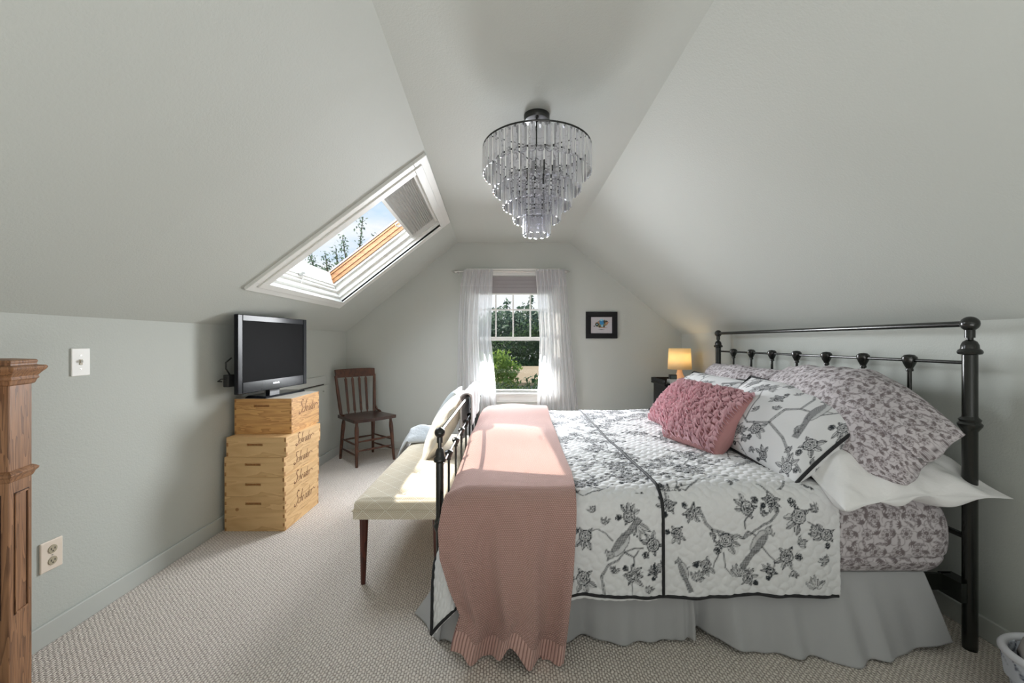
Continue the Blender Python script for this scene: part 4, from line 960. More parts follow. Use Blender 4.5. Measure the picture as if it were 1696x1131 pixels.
def near_motif(cvs, r):
    # x runs toward the camera end, y up the pillow
    toile_fill(cvs, -.49, -.26, -.12, .27, r, .16)
    cvs.line([(.44, -.17), (.34, -.14), (.26, -.09), (.16, -.06), (.06, -.10), (-.06, -.05), (-.16, .0)], .0062, .0024, 1, .45)
    cvs.line([(.16, -.06), (.17, .02), (.22, .05), (.21, .12), (.16, .18), (.08, .20), (.02, .17)], .0062, .0024, 1, .45); cvs.line([(.22, .05), (.31, .06), (.37, .14), (.44, .12)], .0044, .0018, 1, .45); cvs.line([(.04, -.09), (.0, .03), (-.06, .10)], .003, .0015)
    cvs.bird(.285, .075, .19, math.radians(98), 1)
    for x, y, s_ in ((.12, -.11, .040), (.38, -.06, .044), (.36, -.19, .046), (-.04, -.05, .036), (.43, .06, .040), (.03, .19, .036), (.0, -.19, .036), (-.10, .10, .036), (.22, -.20, .034), (.09, .06, .032), (.40, .20, .036), (.20, .22, .03)): cvs.rosegroup(x, y, s_, r)
    for x, y, a_ in ((.45, -.12, 1.), (.14, .0, 2.), (.14, -.19, -1.), (-.04, .12, 1.), (.30, .22, 1.), (.14, .12, 2.8), (.06, -.03, 3.), (.27, -.03, 0.), (-.10, .22, 1), (.34, .19, 2), (.33, -.12, 3), (.46, .0, 1), (.07, -.15, 2)): cvs.sprig(x, y, a_, .034, r, 5)
def far_motif(cvs, r): toile_fill(cvs, -.45, -.25, .45, .25, r, .17)
sham((1.405, 2.235, .825), (.02, -1, -.045), (.74, -.02, .62), .98, .53, .24, 31, 'black-edged toile pillow showing a large bird, leaning beside the nearer pink cushion', near_motif, 330)
sham((1.42, 3.17, .815), (0, -1, 0), (.74, 0, .62), .88, .52, .22, 33, 'black and white toile pillow mostly hidden behind the pink cushions, lamp side', far_motif, 200)
# pink ruffled cushions
def ruffled(c, ax, up, S, T, seed, label):
    t = thing('ruffled_cushion', label, 'cushion', c, 'pink ruffled cushions')
    pillow('cushion_back', t, c, ax, up, S, S, T, M['pink_side'], seed, .004, .05, 60, puff=.42)
    c_, a, u_, n_ = frame(c, ax, up); r = rs(seed); k = MB()
    rows = 21; H = S * .5
    for i in range(rows):
        v0 = -.97 + 1.94 * i / (rows - 1)
        m = 300; s_ = np.linspace(-.985, .90, m); ph = r.uniform(0, 6)
        zig = np.sin(s_ * 44 + ph + 1.8 * np.sin(s_ * 7 + ph)); zig2 = np.sin(s_ * 83 + 2 * ph)
        rows_ = []
        for lv in (0, .35, .7, 1.0):
            vv = np.clip(v0 + (.030 * zig + .013 * zig2) * lv * 2.0, -1.02, 1.02); ss = s_ + .028 * lv * np.cos(s_ * 33 + ph)
            pr = (np.clip(1 - ss ** 2, 0, 1) ** .42) * (np.clip(1 - np.clip(vv, -1, 1) ** 2, 0, 1) ** .42)
            hgt = T / 2 * pr - .004 + lv * (.034 + .012 * np.sin(s_ * 19 + ph * 3) + .005 * zig2) 
            sx = ss * (1 - .05 * (1 - vv ** 2) * ss ** 2) * S / 2; sy = vv * (1 - .05 * (1 - ss ** 2) * vv ** 2) * S / 2 + lv * .006
            rows_.append(c_ + sx[:, None] * a + sy[:, None] * u_ + hgt[:, None] * n_)
        k.grid(np.stack(rows_))
    k.build('ruffles', M['ruffle'], t, smooth=True, solid=.0012)
    return t
# face normal must look to the foot of the bed: ax x up = normal
ruffled((1.165, 2.40, .795), (.36, -1, -.06), (.60, .24, .64), .42, .22, 41, 'dusty pink ruffled square cushion shown whole, with its plain side visible')
ruffled((1.215, 2.93, .785), (.05, -1, -.0), (.60, .05, .66), .41, .18, 43, 'dusty pink ruffled square cushion partly hidden behind its twin')

# ------------------------------------------------------------------ bench at the foot of the bed
BX0, BX1, BY0, BY1 = -.800, -.335, 2.08, 3.56
bn = thing('upholstered_bench', 'cream upholstered bench on tapered wooden legs at the foot of the bed', 'bench', (-.57, 2.8, 0))
def cushion_box(x0, x1, y0, y1, z0, z1, r, nx_=60, ny_=150, tuft=()):
    xs = np.linspace(x0, x1, nx_); ys = np.linspace(y0, y1, ny_)
    path = [(x0 + r * 0, z0)]; 
    prof = [(0, z0), (0, z1 - r)] + [(r * (1 - math.cos(t)), z1 - r + r * math.sin(t)) for t in np.linspace(0, PI / 2, 7)[1:]]
    k = MB(); rings = []
    for ins, z in prof:
        rr = .012 + ins; ring = []
        cs = [(x1 - rr, y1 - rr, 0), (x0 + rr, y1 - rr, PI / 2), (x0 + rr, y0 + rr, PI), (x1 - rr, y0 + rr, 3 * PI / 2)]
        for cx, cy, a0 in cs:
            for q in range(5): a_ = a0 + PI / 2 * q / 4; ring.append((cx + (rr - ins) * math.cos(a_), cy + (rr - ins) * math.sin(a_), z))
        rings.append(ring)
    P = np.array(rings); k.grid(P, wrap=True)
    i = .012 + r - .012; gx, gy = np.meshgrid(np.linspace(x0 + r, x1 - r, nx_), np.linspace(y0 + r, y1 - r, ny_), indexing='xy')
    gz = z1 + .012 * (np.sin(PI * (gx - x0) / (x1 - x0))) ** .7 - 0 * gx
    for tx, ty in tuft: gz = gz - .020 * np.exp(-((gx - tx) ** 2 + (gy - ty) ** 2) / .0009) - .006 * np.exp(-((gx - tx) ** 2 + (gy - ty) ** 2) / .006)
    edge = np.minimum(np.minimum(gx - x0 - r, x1 - r - gx), np.minimum(gy - y0 - r, y1 - r - gy)); gz = np.where(edge < .004, z1, gz)
    k.grid(np.stack([gx, gy, gz], -1)); return k
tf = [(-.568, y) for y in (2.20, 2.55, 2.90, 3.25)]
cushion_box(BX0 + .004, BX1 - .004, BY0 + .004, BY1, .392, .440, .020, tuft=tf).build('seat_cushion', M['bench'], bn, smooth=True)
cushion_box(BX0, BX1, BY0, BY1, .348, .388, .006).build('seat_rail', M['bench'], bn, smooth='auto')
k = MB(); k.tube([(BX0, BY0, .390), (BX1, BY0, .390), (BX1, BY1, .390), (BX0, BY1, .390), (BX0, BY0, .390)], .004, 8); k.build('welt', M['bench'], bn)
for x, y in tf: k = MB(); k.ball((x, y, .432), .010, 10, .5); k.build('tuft_button', M['bench'], bn, smooth=True)
for x, y in ((BX0 + .045, BY0 + .04), (BX1 - .045, BY0 + .04), (BX0 + .045, BY1 - .04), (BX1 - .045, BY1 - .04)):
    k = MB(); n_ = 8; sx = -1 if x < -.57 else 1
    k.tube([(x + sx * .004, y, 0.0), (x, y, .352)], [.0125, .0235], 8); k.build('leg', M['cherry'], bn, smooth='auto')
# soft things on the bench
o = pillow('cream_pillow', None, (-.475, 3.02, .645), (.05, -1, 0), (.42, .05, .74), .52, .50, .16, M['cream_fleece'], 51, .008, .08, 90, ears=1.2); tagp(o, 'cream fluffy pillow leaning on the footboard from the bench', 'pillow')
o = pillow('grey_pillow', None, (-.52, 3.36, .655), (.0, -1, 0), (.35, .0, .74), .48, .46, .14, M['blue_grey'], 52, .006, .07, 70); tagp(o, 'pale grey pillow on the bench behind the cream pillow', 'pillow')
# crumpled blanket at the far end of the bench
def blanket_lump():
    a_ = np.linspace(0, 1, 110); b_ = np.linspace(0, 1, 70); A_, B_ = np.meshgrid(a_, b_, indexing='xy')
    X = -.545 - A_ * .42; Yp = 3.20 + B_ * .34 + .04 * np.sin(A_ * 5)
    over = np.clip((-.815 - X) / .10, 0, 1)
    Z = .452 + .085 * np.sin(PI * B_) ** .6 * np.sin(PI * np.clip(A_ * 1.2, 0, 1)) ** .6 + .014 * snoise(X, Yp, 22, 5, 2) * np.sin(PI * B_)
    Z = np.where(X < -.80, .47 + .05 * np.sin(PI * B_) - (-.80 - X) * 1.15, Z); X = np.where(X < -.80, -.80 - .055 * np.sin(np.clip((-.80 - X) / .165, 0, 1) * PI * .75), X)
    return np.stack([X, Yp, Z], -1)
o = mesh_np('fleece_blanket', blanket_lump(), M['blue_fleece'], origin=(-.7, 3.35, .45), solid=.014); tag(o, 'pale blue-grey fleece blanket bunched at the far end of the bench', 'blanket')
# white throw over the foot rail
tt = np.linspace(0, 1, 90); yy = np.linspace(0, 1, 60); Tt, Yy = np.meshgrid(tt, yy, indexing='ij')
arc = (Tt - .5) * 2; Rr = .030
th = np.clip(arc * 3.2, -PI / 2, PI / 2)
X = FXp + (Rr + .008 * np.sin(Yy * 19)) * np.sin(th) + np.sign(arc) * np.clip(np.abs(arc) - .49, 0, 1) * .02 * np.sin(Yy * 11)
X = np.minimum(X + .0, FXp + .030)
Z = .862 + Rr * np.cos(th) - np.clip(np.abs(arc) - .49, 0, 1) * (.62 - .25 * (arc > 0)) ; Yp = 2.78 + .80 * Yy + .02 * np.sin(arc * 4) - (1 - Yy) * .0 + .10 * np.clip(np.abs(arc) - .3, 0, 1) * (1 - Yy)
o = mesh_np('white_blanket', np.stack([X, Yp, Z], -1), M['white_fleece'], origin=(FXp, 3.2, .86), solid=.010); tag(o, 'soft white blanket hung over the foot rail of the bed', 'blanket')

# ------------------------------------------------------------------ wooden crates
SCRIPT = {  # letters of the burnt word, as pen strokes in a slanted hand, units of letter height
 'S': [[(.62, 1.38), (.50, 1.52), (.30, 1.48), (.18, 1.28), (.24, 1.05), (.42, .84), (.50, .55), (.40, .22), (.15, -.02), (-.12, -.02), (-.20, .15), (-.05, .22)]],
 'c': [[(.42, .50), (.30, .62), (.10, .50), (.04, .22), (.18, .04), (.42, .14)]],
 'h': [[(.0, .14), (.20, .9), (.30, 1.35), (.22, 1.3), (.10, .5), (.04, 0)], [(.06, .2), (.24, .58), (.36, .52), (.34, .15), (.48, .08)]],
 'r': [[(.0, .1), (.12, .62), (.14, .48), (.30, .55), (.34, .5)], [(.12, .5), (.08, 0)]],
 'a': [[(.38, .5), (.2, .62), (.04, .38), (.08, .08), (.24, .06), (.40, .5), (.36, .12), (.5, .1)]],
 'd': [[(.36, .48), (.18, .60), (.03, .34), (.08, .06), (.24, .08), (.40, .5), (.52, 1.25), (.42, .6), (.38, .1), (.5, .1)]],
 'e': [[(.0, .2), (.28, .38), (.32, .58), (.18, .62), (.05, .34), (.12, .04), (.38, .14)]]}
def script_word(mb, o, du, dv, dn, h, word='Schrader', w_=.0042):
    x = 0.0
    for ch_i, ch in enumerate(word):
        for st in SCRIPT[ch]:
            pts = []
            n_ = len(st)
            for i in range(n_ - 1):
                p0 = st[max(0, i - 1)]; p1 = st[i]; p2 = st[i + 1]; p3 = st[min(n_ - 1, i + 2)]
                for q in range(5):
                    t = q / 5; pts.append(tuple(.5 * ((2 * p1[k]) + (-p0[k] + p2[k]) * t + (2 * p0[k] - 5 * p1[k] + 4 * p2[k] - p3[k]) * t * t + (-p0[k] + 3 * p1[k] - 3 * p2[k] + p3[k]) * t ** 3) for k in (0, 1)))
            pts.append(st[-1]); ww = w_ * (1.6 if ch == 'S' else 1)
            ribbon(mb, o, du, dv, dn, [((x + p[0] + .22 * p[1]) * h, p[1] * h) for p in pts], ww)
        x += .62 if ch == 'S' else .50
    ribbon(mb, o, du, dv, dn, [((x + .06 + t * .62) * h, (.55 + .12 * math.sin(t * 6)) * h) for t in np.linspace(0, 1, 12)], w_)
    return x * h
def ribbon(mb, o, du, dv, dn, pts, w_):
    o = Vector(o); L_ = []
    for i, p in enumerate(pts):
        q = pts[min(i + 1, len(pts) - 1)]; r_ = pts[max(i - 1, 0)]; tx, ty = q[0] - r_[0], q[1] - r_[1]; l = math.hypot(tx, ty) + 1e-9; nx_, ny_ = -ty / l * w_ / 2, tx / l * w_ / 2
        L_.append(o + du * (p[0] + nx_) + dv * (p[1] + ny_) + dn * .0006); L_.append(o + du * (p[0] - nx_) + dv * (p[1] - ny_) + dn * .0006)
    mb.add(L_, [(2 * i, 2 * i + 1, 2 * i + 3, 2 * i + 2) for i in range(len(pts) - 1)])
def crate(x0, y0, z0, W_, D_, H_, rot, label, knot=False, mat='pine', top=None, hseed=0):
    """front face (with the hand slot) at y0 looking to the camera, printed long side at +x"""
    t = thing('wooden_crate', label, 'crate', (x0, y0, z0), 'stacked pine crates'); t.rotation_euler = (0, 0, rot)
    k = MB(); sw, sh, sz = .105, .0155, H_ * .80 if H_ > .2 else H_ * .62; sx = W_ / 2 - .01; g = .014
    k.box(0, W_, g, D_, 0, H_)
    k.box(0, sx - sw / 2, 0, g, 0, H_); k.box(sx + sw / 2, W_, 0, g, 0, H_); k.box(sx - sw / 2, sx + sw / 2, 0, g, 0, sz - sh / 2); k.box(sx - sw / 2, sx + sw / 2, 0, g, sz + sh / 2, H_)
    k.cur = 1; k.box(sx - sw / 2, sx + sw / 2, g - .002, g - .0005, sz - sh / 2, sz + sh / 2)
    nf = int(H_ / .026); ph = H_ / nf                                            # box joints at both corners of the front face and the far corner
    for i in range(nf):
        z = i * ph
        if i % 2 == 0:
            k.box(W_ - .001, W_ + .0006, .002, .016, z + .004, z + ph - .004)
            k.box(.001, .012, -.0008, .004, z + .004, z + ph - .004)
            k.box(W_ - .001, W_ + .0006, D_ - .016, D_ - .002, z + .004, z + ph - .004)
        else: k.box(W_ - .012, W_ - .001, -.0008, .002, z + .004, z + ph - .004)
    k.cur = 2; k.box(.004, W_ - .004, .004, D_ - .004, H_ - .001, H_ + .0015)
    if knot: k.cur = 1; k.lathe([(.011, 0), (.011, .001)], (.083, -.0012, H_ * .63), (0, 1, 0), 14)
    o = MB.build(k, 'crate_body', [M[mat], M['pine_end'], M[top or mat]], t, origin=(x0, y0, z0)) if False else None
    me_ = bpy.data.meshes.new('crate_body'); me_.from_pydata(k.v, [], k.f)
    for m_ in (M[mat], M['pine_end'], M[top or mat]): me_.materials.append(m_)
    me_.polygons.foreach_set('material_index', k.m); me_.update(); o = bpy.data.objects.new('crate_body', me_); col.objects.link(o); o.parent = t
    k = MB(); du, dv, dn = Vector((0, 1, 0)), Vector((0, 0, 1)), Vector((1, 0, 0)); hh = min(.066, H_ * .44)
    zb = H_ * .50 if H_ > .2 else H_ * .36
    script_word(k, (W_, D_ * .27, zb), du, dv, dn, hh * .92)
    for j, (a0, a1, zz, ww) in enumerate(((.40, .68, zb - hh * .42, .0022), (.44, .66, zb - hh * .78, .0030))):
        n_ = 26
        for q in range(n_):
            if q % 4 == 3: continue
            u0 = D_ * (a0 + (a1 - a0) * q / n_); ribbon(k, (W_, 0, 0), du, dv, dn, [(u0, zz), (u0 + .001, zz + ww * (1 + q % 3)), (u0 + .0035, zz + ww * (q % 2))], .0012)
    me_ = bpy.data.meshes.new('lettering'); me_.from_pydata(k.v, [], k.f); me_.materials.append(M['burn']); me_.update(); o = bpy.data.objects.new('lettering', me_); col.objects.link(o); o.parent = t
    return t
zc = 0; CX, CYy, CW, CD = -1.882, 2.705, .397, .475
for i, (H_, dx, dy, lab, kn) in enumerate(((.228, 0, 0, 'deep pine crate with a dark knot at the bottom of the stack', True), (.130, 0, 0, 'shallow pine crate resting on the deep bottom crate', False),
        (.130, -.004, .004, 'shallow pine crate in the middle of the stack of five', False), (.130, .008, .006, 'shallow pine crate directly beneath the top crate', False))):
    crate(CX + dx, CYy + dy, zc, CW, CD, H_ - .0016, -.012 if i else 0, lab, kn); zc += H_
crate(-1.88, 2.80, zc, .385, .42, .240, .02, 'deep warm pine crate on top of the stack carrying the television', False, 'pine2', 'pine_top')
ztop = zc + .240
# ------------------------------------------------------------------ television
tv = thing('television', 'black flat-screen television with its stand on the top crate', 'television', (-1.72, 2.98, ztop + .0015))
A0 = Vector((-1.765, 2.66, 0)); A1 = Vector((-1.675, 3.38, 0)); dxv = (A1 - A0).normalized(); nv_ = Vector((dxv.y, -dxv.x, 0)); Wt = (A1 - A0).length; Zt0, Zt1 = ztop + .045, ztop + .045 + .525
MT = Matrix(((dxv.x, nv_.x, 0, A0.x), (dxv.y, nv_.y, 0, A0.y), (0, 0, 1, Zt0), (0, 0, 0, 1)))
Ht = Zt1 - Zt0
k = MB(); bz = .042
k.box(0, bz, -.028, 0, 0, Ht, MT); k.box(Wt - bz, Wt, -.028, 0, 0, Ht, MT); k.box(bz, Wt - bz, -.028, 0, 0, .078, MT); k.box(bz, Wt - bz, -.028, 0, Ht - bz, Ht, MT)
k.build('bezel', M['black_gloss'], tv, bevel=.004)
k = MB(); k.box(bz - .004, Wt - bz + .004, -.020, -.004, .074, Ht - bz + .004, MT); k.build('screen', M['screen'], tv)
k = MB(); k.box(.02, Wt - .02, -.045, -.028, .03, Ht - .03, MT); k.box(.10, Wt - .12, -.070, -.045, .06, Ht - .20, MT); k.build('back_shell', M['black_matte'], tv, bevel=.008)
k = MB()
for q in range(8):
    u0 = Wt / 2 - .033 + q * .0085; k.box(u0, u0 + (.0022 if q in (0, 5) else .006), 0, .001, .040, .049 if q % 3 else .052, MT)
k.build('logo', M['silver'], tv)
k = MB(); k.box(Wt / 2 - .055, Wt / 2 + .055, -.045, -.012, -.034, .01, MT); k.build('neck', M['black_gloss'], tv, bevel=.004)
k = MB(); k.hexa([MT @ Vector(p) for p in ((Wt / 2 - .22, .085, -.0430), (Wt / 2 + .22, .085, -.0430), (Wt / 2 + .22, -.075, -.0430), (Wt / 2 - .22, -.075, -.0430), (Wt / 2 - .21, .078, -.029), (Wt / 2 + .21, .078, -.029), (Wt / 2 + .19, -.070, -.026), (Wt / 2 - .19, -.070, -.026))]); k.build('stand', M['black_gloss'], tv, bevel=.003)
k = MB(); k.box(-.012, .05, -.095, -.055, .05, .13, MT); k.build('plug_adapter', M['black_matte'], tv, bevel=.004)
k = MB(); pp = lambda *a: MT @ Vector(a); k.tube([pp(.02, -.075, .13), pp(-.005, -.08, .17), pp(.0, -.085, .21), pp(.03, -.07, .24)], .005, 8)
k.tube([pp(.0, -.08, .10), pp(-.03, -.09, .105), pp(-.035, -.11, .09), pp(.0, -.115, .085)], .004, 8); k.build('cable', M['black_matte'], tv, smooth=True)

# ------------------------------------------------------------------ wooden chair
def build_chair():
    FL, FR, BL, BR = Vector((-1.537, 4.05, 0)), Vector((-1.262, 4.352, 0)), Vector((-1.79, 4.395, 0)), Vector((-1.525, 4.64, 0))
    ctr = (FL + FR + BL + BR) / 4
    t = thing('wooden_chair', 'dark wooden slat-back chair in the corner by the gable wall', 'chair', ctr)
    ex = ((FR - FL) + (BR - BL)).normalized(); ey = Vector((-ex.y, ex.x, 0))      # ex: to the sitter's left, ey: to the back
    W_, D_ = .40, .43
    def L(x, y, z): return ctr + ex * x + ey * y + Vector((0, 0, z))
    zs = .452
    # seat: saddled slab
    n_ = 24; A_, B_ = np.meshgrid(np.linspace(-1, 1, n_), np.linspace(-1, 1, n_), indexing='xy')
    def seatpt(a, b, top):
        wdt = .232 - .018 * (b + 1) / 2; x = a * wdt * (1 - .05 * b * b * 0); y = b * .215 - .018 * (1 - a * a) * (b < 0)
        z = zs + (.020 if top else -.012) - (.012 * math.exp(-((a) ** 2 * 2 + (b) ** 2 * 2)) if top else 0)
        return L(x, y, z)
    k = MB(); rnd_ = lambda a, b: (math.copysign(abs(a) ** 1, a), b)
    T_ = np.array([[seatpt(a, b, True)[:] for a in np.linspace(-1, 1, n_)] for b in np.linspace(-1, 1, n_)]); Bt = np.array([[seatpt(a, b, False)[:] for a in np.linspace(-1, 1, n_)] for b in np.linspace(-1, 1, n_)])
    k.grid(T_); k.grid(Bt[:, ::-1])
    per = [(0, j) for j in range(n_)] + [(i, n_ - 1) for i in range(1, n_)] + [(n_ - 1, j) for j in range(n_ - 2, -1, -1)] + [(i, 0) for i in range(n_ - 2, 0, -1)]
    k.grid(np.array([[T_[p] for p in per], [Bt[p] for p in per]]), wrap=True); k.build('seat', M['dark_seat'], t, smooth='auto', bevel=.005)
    def leg(x0, y0, x1, y1):
        k = MB(); p0, p1 = L(x0, y0, 0), L(x1, y1, zs - .01); ps, rr = [], []
        for q, r_ in ((0, .0125), (.08, .0145), (.35, .0165), (.62, .019), (.80, .0215), (.88, .019), (.93, .014), (1, .0135)): ps.append(p0.lerp(p1, q)); rr.append(r_)
        k.tube(ps, rr, 10); k.build('leg', M['dark_chair'], t, smooth='auto')
    legs = {'fl': (-.205, -.215, -.185, -.175), 'fr': (.205, -.215, .185, -.175), 'bl': (-.185, .215, -.165, .17), 'br': (.185, .215, .165, .17)}
    for v in legs.values(): leg(*v)
    def at(nm, z): v = legs[nm]; q = z / zs; return L(v[0] + (v[2] - v[0]) * q, v[1] + (v[3] - v[1]) * q, z)
    for a, b_, z in (('fl', 'fr', .245), ('fl', 'fr', .155), ('fl', 'bl', .215), ('fr', 'br', .215), ('fl', 'bl', .115), ('fr', 'br', .115), ('bl', 'br', .20)):
        k = MB(); p, q = at(a, z), at(b_, z); k.tube([p, p.lerp(q, .25), p.lerp(q, .5), p.lerp(q, .75), q], [.007, .0095, .0105, .0095, .007], 8); k.build('stretcher', M['dark_chair'], t, smooth='auto')
    bk = lambda x, z: L(x * (1 + .10 * (z - zs) / .45), .185 + .07 * (z - zs) / .45, z)
    for s_ in (-1, 1):
        k = MB(); k.tube([bk(s_ * .185, zs), bk(s_ * .190, zs + .1), bk(s_ * .195, zs + .25), bk(s_ * .20, zs + .43)], [.016, .018, .017, .014], 10); k.build('back_post', M['dark_chair'], t, smooth='auto')
        k = MB(); k.tube([L(s_ * .205, .08, zs + .022), L(s_ * .212, .11, zs + .026), L(s_ * .208, .155, zs + .035), L(s_ * .200, .185, zs + .075), L(s_ * .198, .20, zs + .14)], [.011, .013, .010, .009, .007], 8); k.build('side_bracket', M['dark_chair'], t, smooth='auto')
    for q in range(4):
        x = -.105 + .07 * q; k = MB()
        prof = [(0, .006), (.05, .006), (.09, .014), (.35, .012), (.80, .013), (.92, .014), (.96, .006), (1, .006)]
        z0, z1 = zs + .015, zs + .42; Ls, Rs = [], []
        vs_, n2 = [], len(prof)
        for p_, w_ in prof:
            z = z0 + (z1 - z0) * p_; c = bk(x, z)
            for sx, sy in ((-1, -1), (1, -1), (1, 1), (-1, 1)): vs_.append(c + ex * sx * w_ + ey * sy * .0045)
        fs = [(i * 4 + j, i * 4 + (j + 1) % 4, (i + 1) * 4 + (j + 1) % 4, (i + 1) * 4 + j) for i in range(n2 - 1) for j in range(4)] + [(3, 2, 1, 0), tuple((n2 - 1) * 4 + j for j in range(4))]
        k.add(vs_, fs); k.build('slat', M['dark_chair'], t)
    k = MB(); rows_ = []
    for a in np.linspace(-1, 1, 17):
        bow = .018 * (1 - a * a); x = a * .222; zt = zs + .500 - .006 * abs(a) ** 6; zb_ = zs + .408
        c1 = bk(x / 1.1, zb_) + ey * bow; c2 = bk(x / 1.1, zt) + ey * bow
        rows_.append([c1 - ey * .011, c2 - ey * .011, c2 + ey * .011, c1 + ey * .011])
    k.grid(np.array([[p[:] for p in r_] for r_ in rows_]), wrap=True); k.add(rows_[0], [(0, 1, 2, 3)]); k.add(rows_[-1], [(3, 2, 1, 0)]); k.build('crest_rail', M['dark_chair'], t, bevel=.005)
build_chair()

# ------------------------------------------------------------------ newel post and handrail
nw = thing('newel_post', 'oak newel post with stepped cap and framed panels at the stair head', 'newel post', (-1.70, 1.38, 0))
n0 = Vector((-1.672, 1.37, 0)); e1 = Vector((-.33, .944, 0)).normalized(); e2 = Vector((-.944, -.33, 0)).normalized(); PW = .100
MN = Matrix(((e1.x, e2.x, 0, n0.x), (e1.y, e2.y, 0, n0.y), (0, 0, 1, 0), (0, 0, 0, 1)))   # x along the right face away, y toward the left
Zc = 1.112
k = MB(); k.box(0, PW, 0, PW, 0, Zc, MN); k.build('shaft', M['oak'], nw, bevel=.003)
def molding(z0, prof, name):
    k = MB(); vs_ = []
    for (o_, z) in prof:
        for (a, b_) in ((-o_, -o_), (PW + o_, -o_), (PW + o_, PW + o_), (-o_, PW + o_)): vs_.append(MN @ Vector((a, b_, z0 + z)))
    n_ = len(prof); k.add(vs_, [(i * 4 + j, i * 4 + (j + 1) % 4, (i + 1) * 4 + (j + 1) % 4, (i + 1) * 4 + j) for i in range(n_ - 1) for j in range(4)] + [(3, 2, 1, 0), tuple((n_ - 1) * 4 + j for j in range(4))])
    k.build(name, M['oak'], nw, bevel=.0015)
molding(Zc, [(.0, -.012), (.006, -.008), (.009, .004), (.010, .006), (.014, .010), (.011, .018), (.018, .030), (.026, .040), (.029, .048), (.025, .054), (.009, .056), (.009, .062), (.011, .070), (.008, .075), (-.03, .080)], 'cap')
molding(.775, [(.0, 0), (.003, .004), (.007, .016), (.012, .022), (.014, .028), (.006, .036), (0, .040)], 'collar_molding')
for (ua, face) in (((.022, PW - .018), 'r'), ((.022, PW - .022), 'f')):
    k = MB(); za, zb_ = .325, .735
    def fp(u, z, d): return MN @ (Vector((u, -d, z)) if face == 'r' else Vector((-d, u, z)))
    for (u0, u1, w0, w1) in ((ua[0], ua[0] + .006, za, zb_), (ua[1] - .006, ua[1], za, zb_), (ua[0], ua[1], za, za + .006), (ua[0], ua[1], zb_ - .006, zb_)):
        k.hexa([fp(u0, w0, 0), fp(u1, w0, 0), fp(u1, w1, 0), fp(u0, w1, 0), fp(u0, w0, .004), fp(u1, w0, .004), fp(u1, w1, .004), fp(u0, w1, .004)])
    k.cur = 1
    for (u0, u1, w0, w1) in ((ua[0] - .0025, ua[0], za - .0025, zb_ + .0025), (ua[1], ua[1] + .0025, za - .0025, zb_ + .0025), (ua[0] + .006, ua[0] + .009, za, zb_), (ua[1] - .009, ua[1] - .006, za, zb_), (ua[0], ua[1], zb_, zb_ + .0025), (ua[0], ua[1], za - .0025, za)):
        k.hexa([fp(u0, w0, 0), fp(u1, w0, 0), fp(u1, w1, 0), fp(u0, w1, 0), fp(u0, w0, .0008), fp(u1, w0, .0008), fp(u1, w1, .0008), fp(u0, w1, .0008)])
    k.build('panel_frame', [M['oak'], M['dark_seat']], nw)
hr = thing('handrail', 'oak handrail meeting the front face of the newel post', 'handrail', (-1.72, 1.30, 1.05))
k = MB(); pr = [(-.028, 1.100), (.028, 1.100), (.033, 1.088), (.030, 1.075), (.020, 1.066), (.024, 1.050), (-.024, 1.050), (-.020, 1.066), (-.030, 1.075), (-.033, 1.088)]
for (u, ) in ((0,),):
    A_ = [MN @ Vector((-.002, PW / 2 + .008 + p[0], p[1])) for p in pr]; B2 = [MN @ Vector((-1.6, PW / 2 + .008 + p[0], p[1])) for p in pr]; n_ = len(pr)
    k.add(A_ + B2, [(i, (i + 1) % n_, (i + 1) % n_ + n_, i + n_) for i in range(n_)] + [tuple(range(n_)), tuple(range(2 * n_ - 1, n_ - 1, -1))])
k.build('rail', M['oak'], hr)

# ------------------------------------------------------------------ switch and outlet
XW = XL
sw = thing('light_switch', 'white toggle light switch plate on the left wall', 'light switch', (XW, 1.825, 1.157))
k = MB(); k.box(XW, XW + .006, 1.787, 1.867, 1.097, 1.220, None); k.build('plate', M['white_plastic'], sw, bevel=.004)
k = MB(); k.box(XW + .005, XW + .008, 1.820, 1.832, 1.146, 1.170); k.build('slot', M['beige_plastic'], sw)
k = MB(); k.box(XW + .006, XW + .018, 1.823, 1.829, 1.155, 1.168); k.build('toggle', M['white_plastic'], sw, bevel=.001)
for z in (1.128, 1.188): k = MB(); k.lathe([(.003, 0), (.003, .0014)], (XW + .006, 1.826, z), (1, 0, 0), 8); k.build('screw', M['steel'], sw)
ol = thing('power_outlet', 'ivory wall outlet plate with two beige sockets near the baseboard', 'power outlet', (XW, 1.71, .365))
k = MB(); k.box(XW, XW + .007, 1.668, 1.752, .300, .424); k.build('plate', M['ivory_plastic'], ol, bevel=.004)
for z in (.386, .338):
    k = MB(); k.lathe([(.0001, 0), (.0165, 0), (.0175, .0015), (.0165, .0035), (.0001, .0035)], (XW + .006, 1.712, z), (1, 0, 0), 20); so = k.build('socket', M['beige_plastic'], ol)
    k = MB(); k.box(XW + .009, XW + .0100, 1.7035, 1.7065, z - .002, z + .006); k.box(XW + .009, XW + .0100, 1.7175, 1.7205, z - .002, z + .006); k.lathe([(.0028, 0), (.0028, .001)], (XW + .009, 1.712, z - .008), (1, 0, 0), 8); k.build('slots', M['dark_slot'], so)
k = MB(); k.lathe([(.003, 0), (.003, .0014)], (XW + .007, 1.712, .362), (1, 0, 0), 8); k.build('screw', M['steel'], ol)

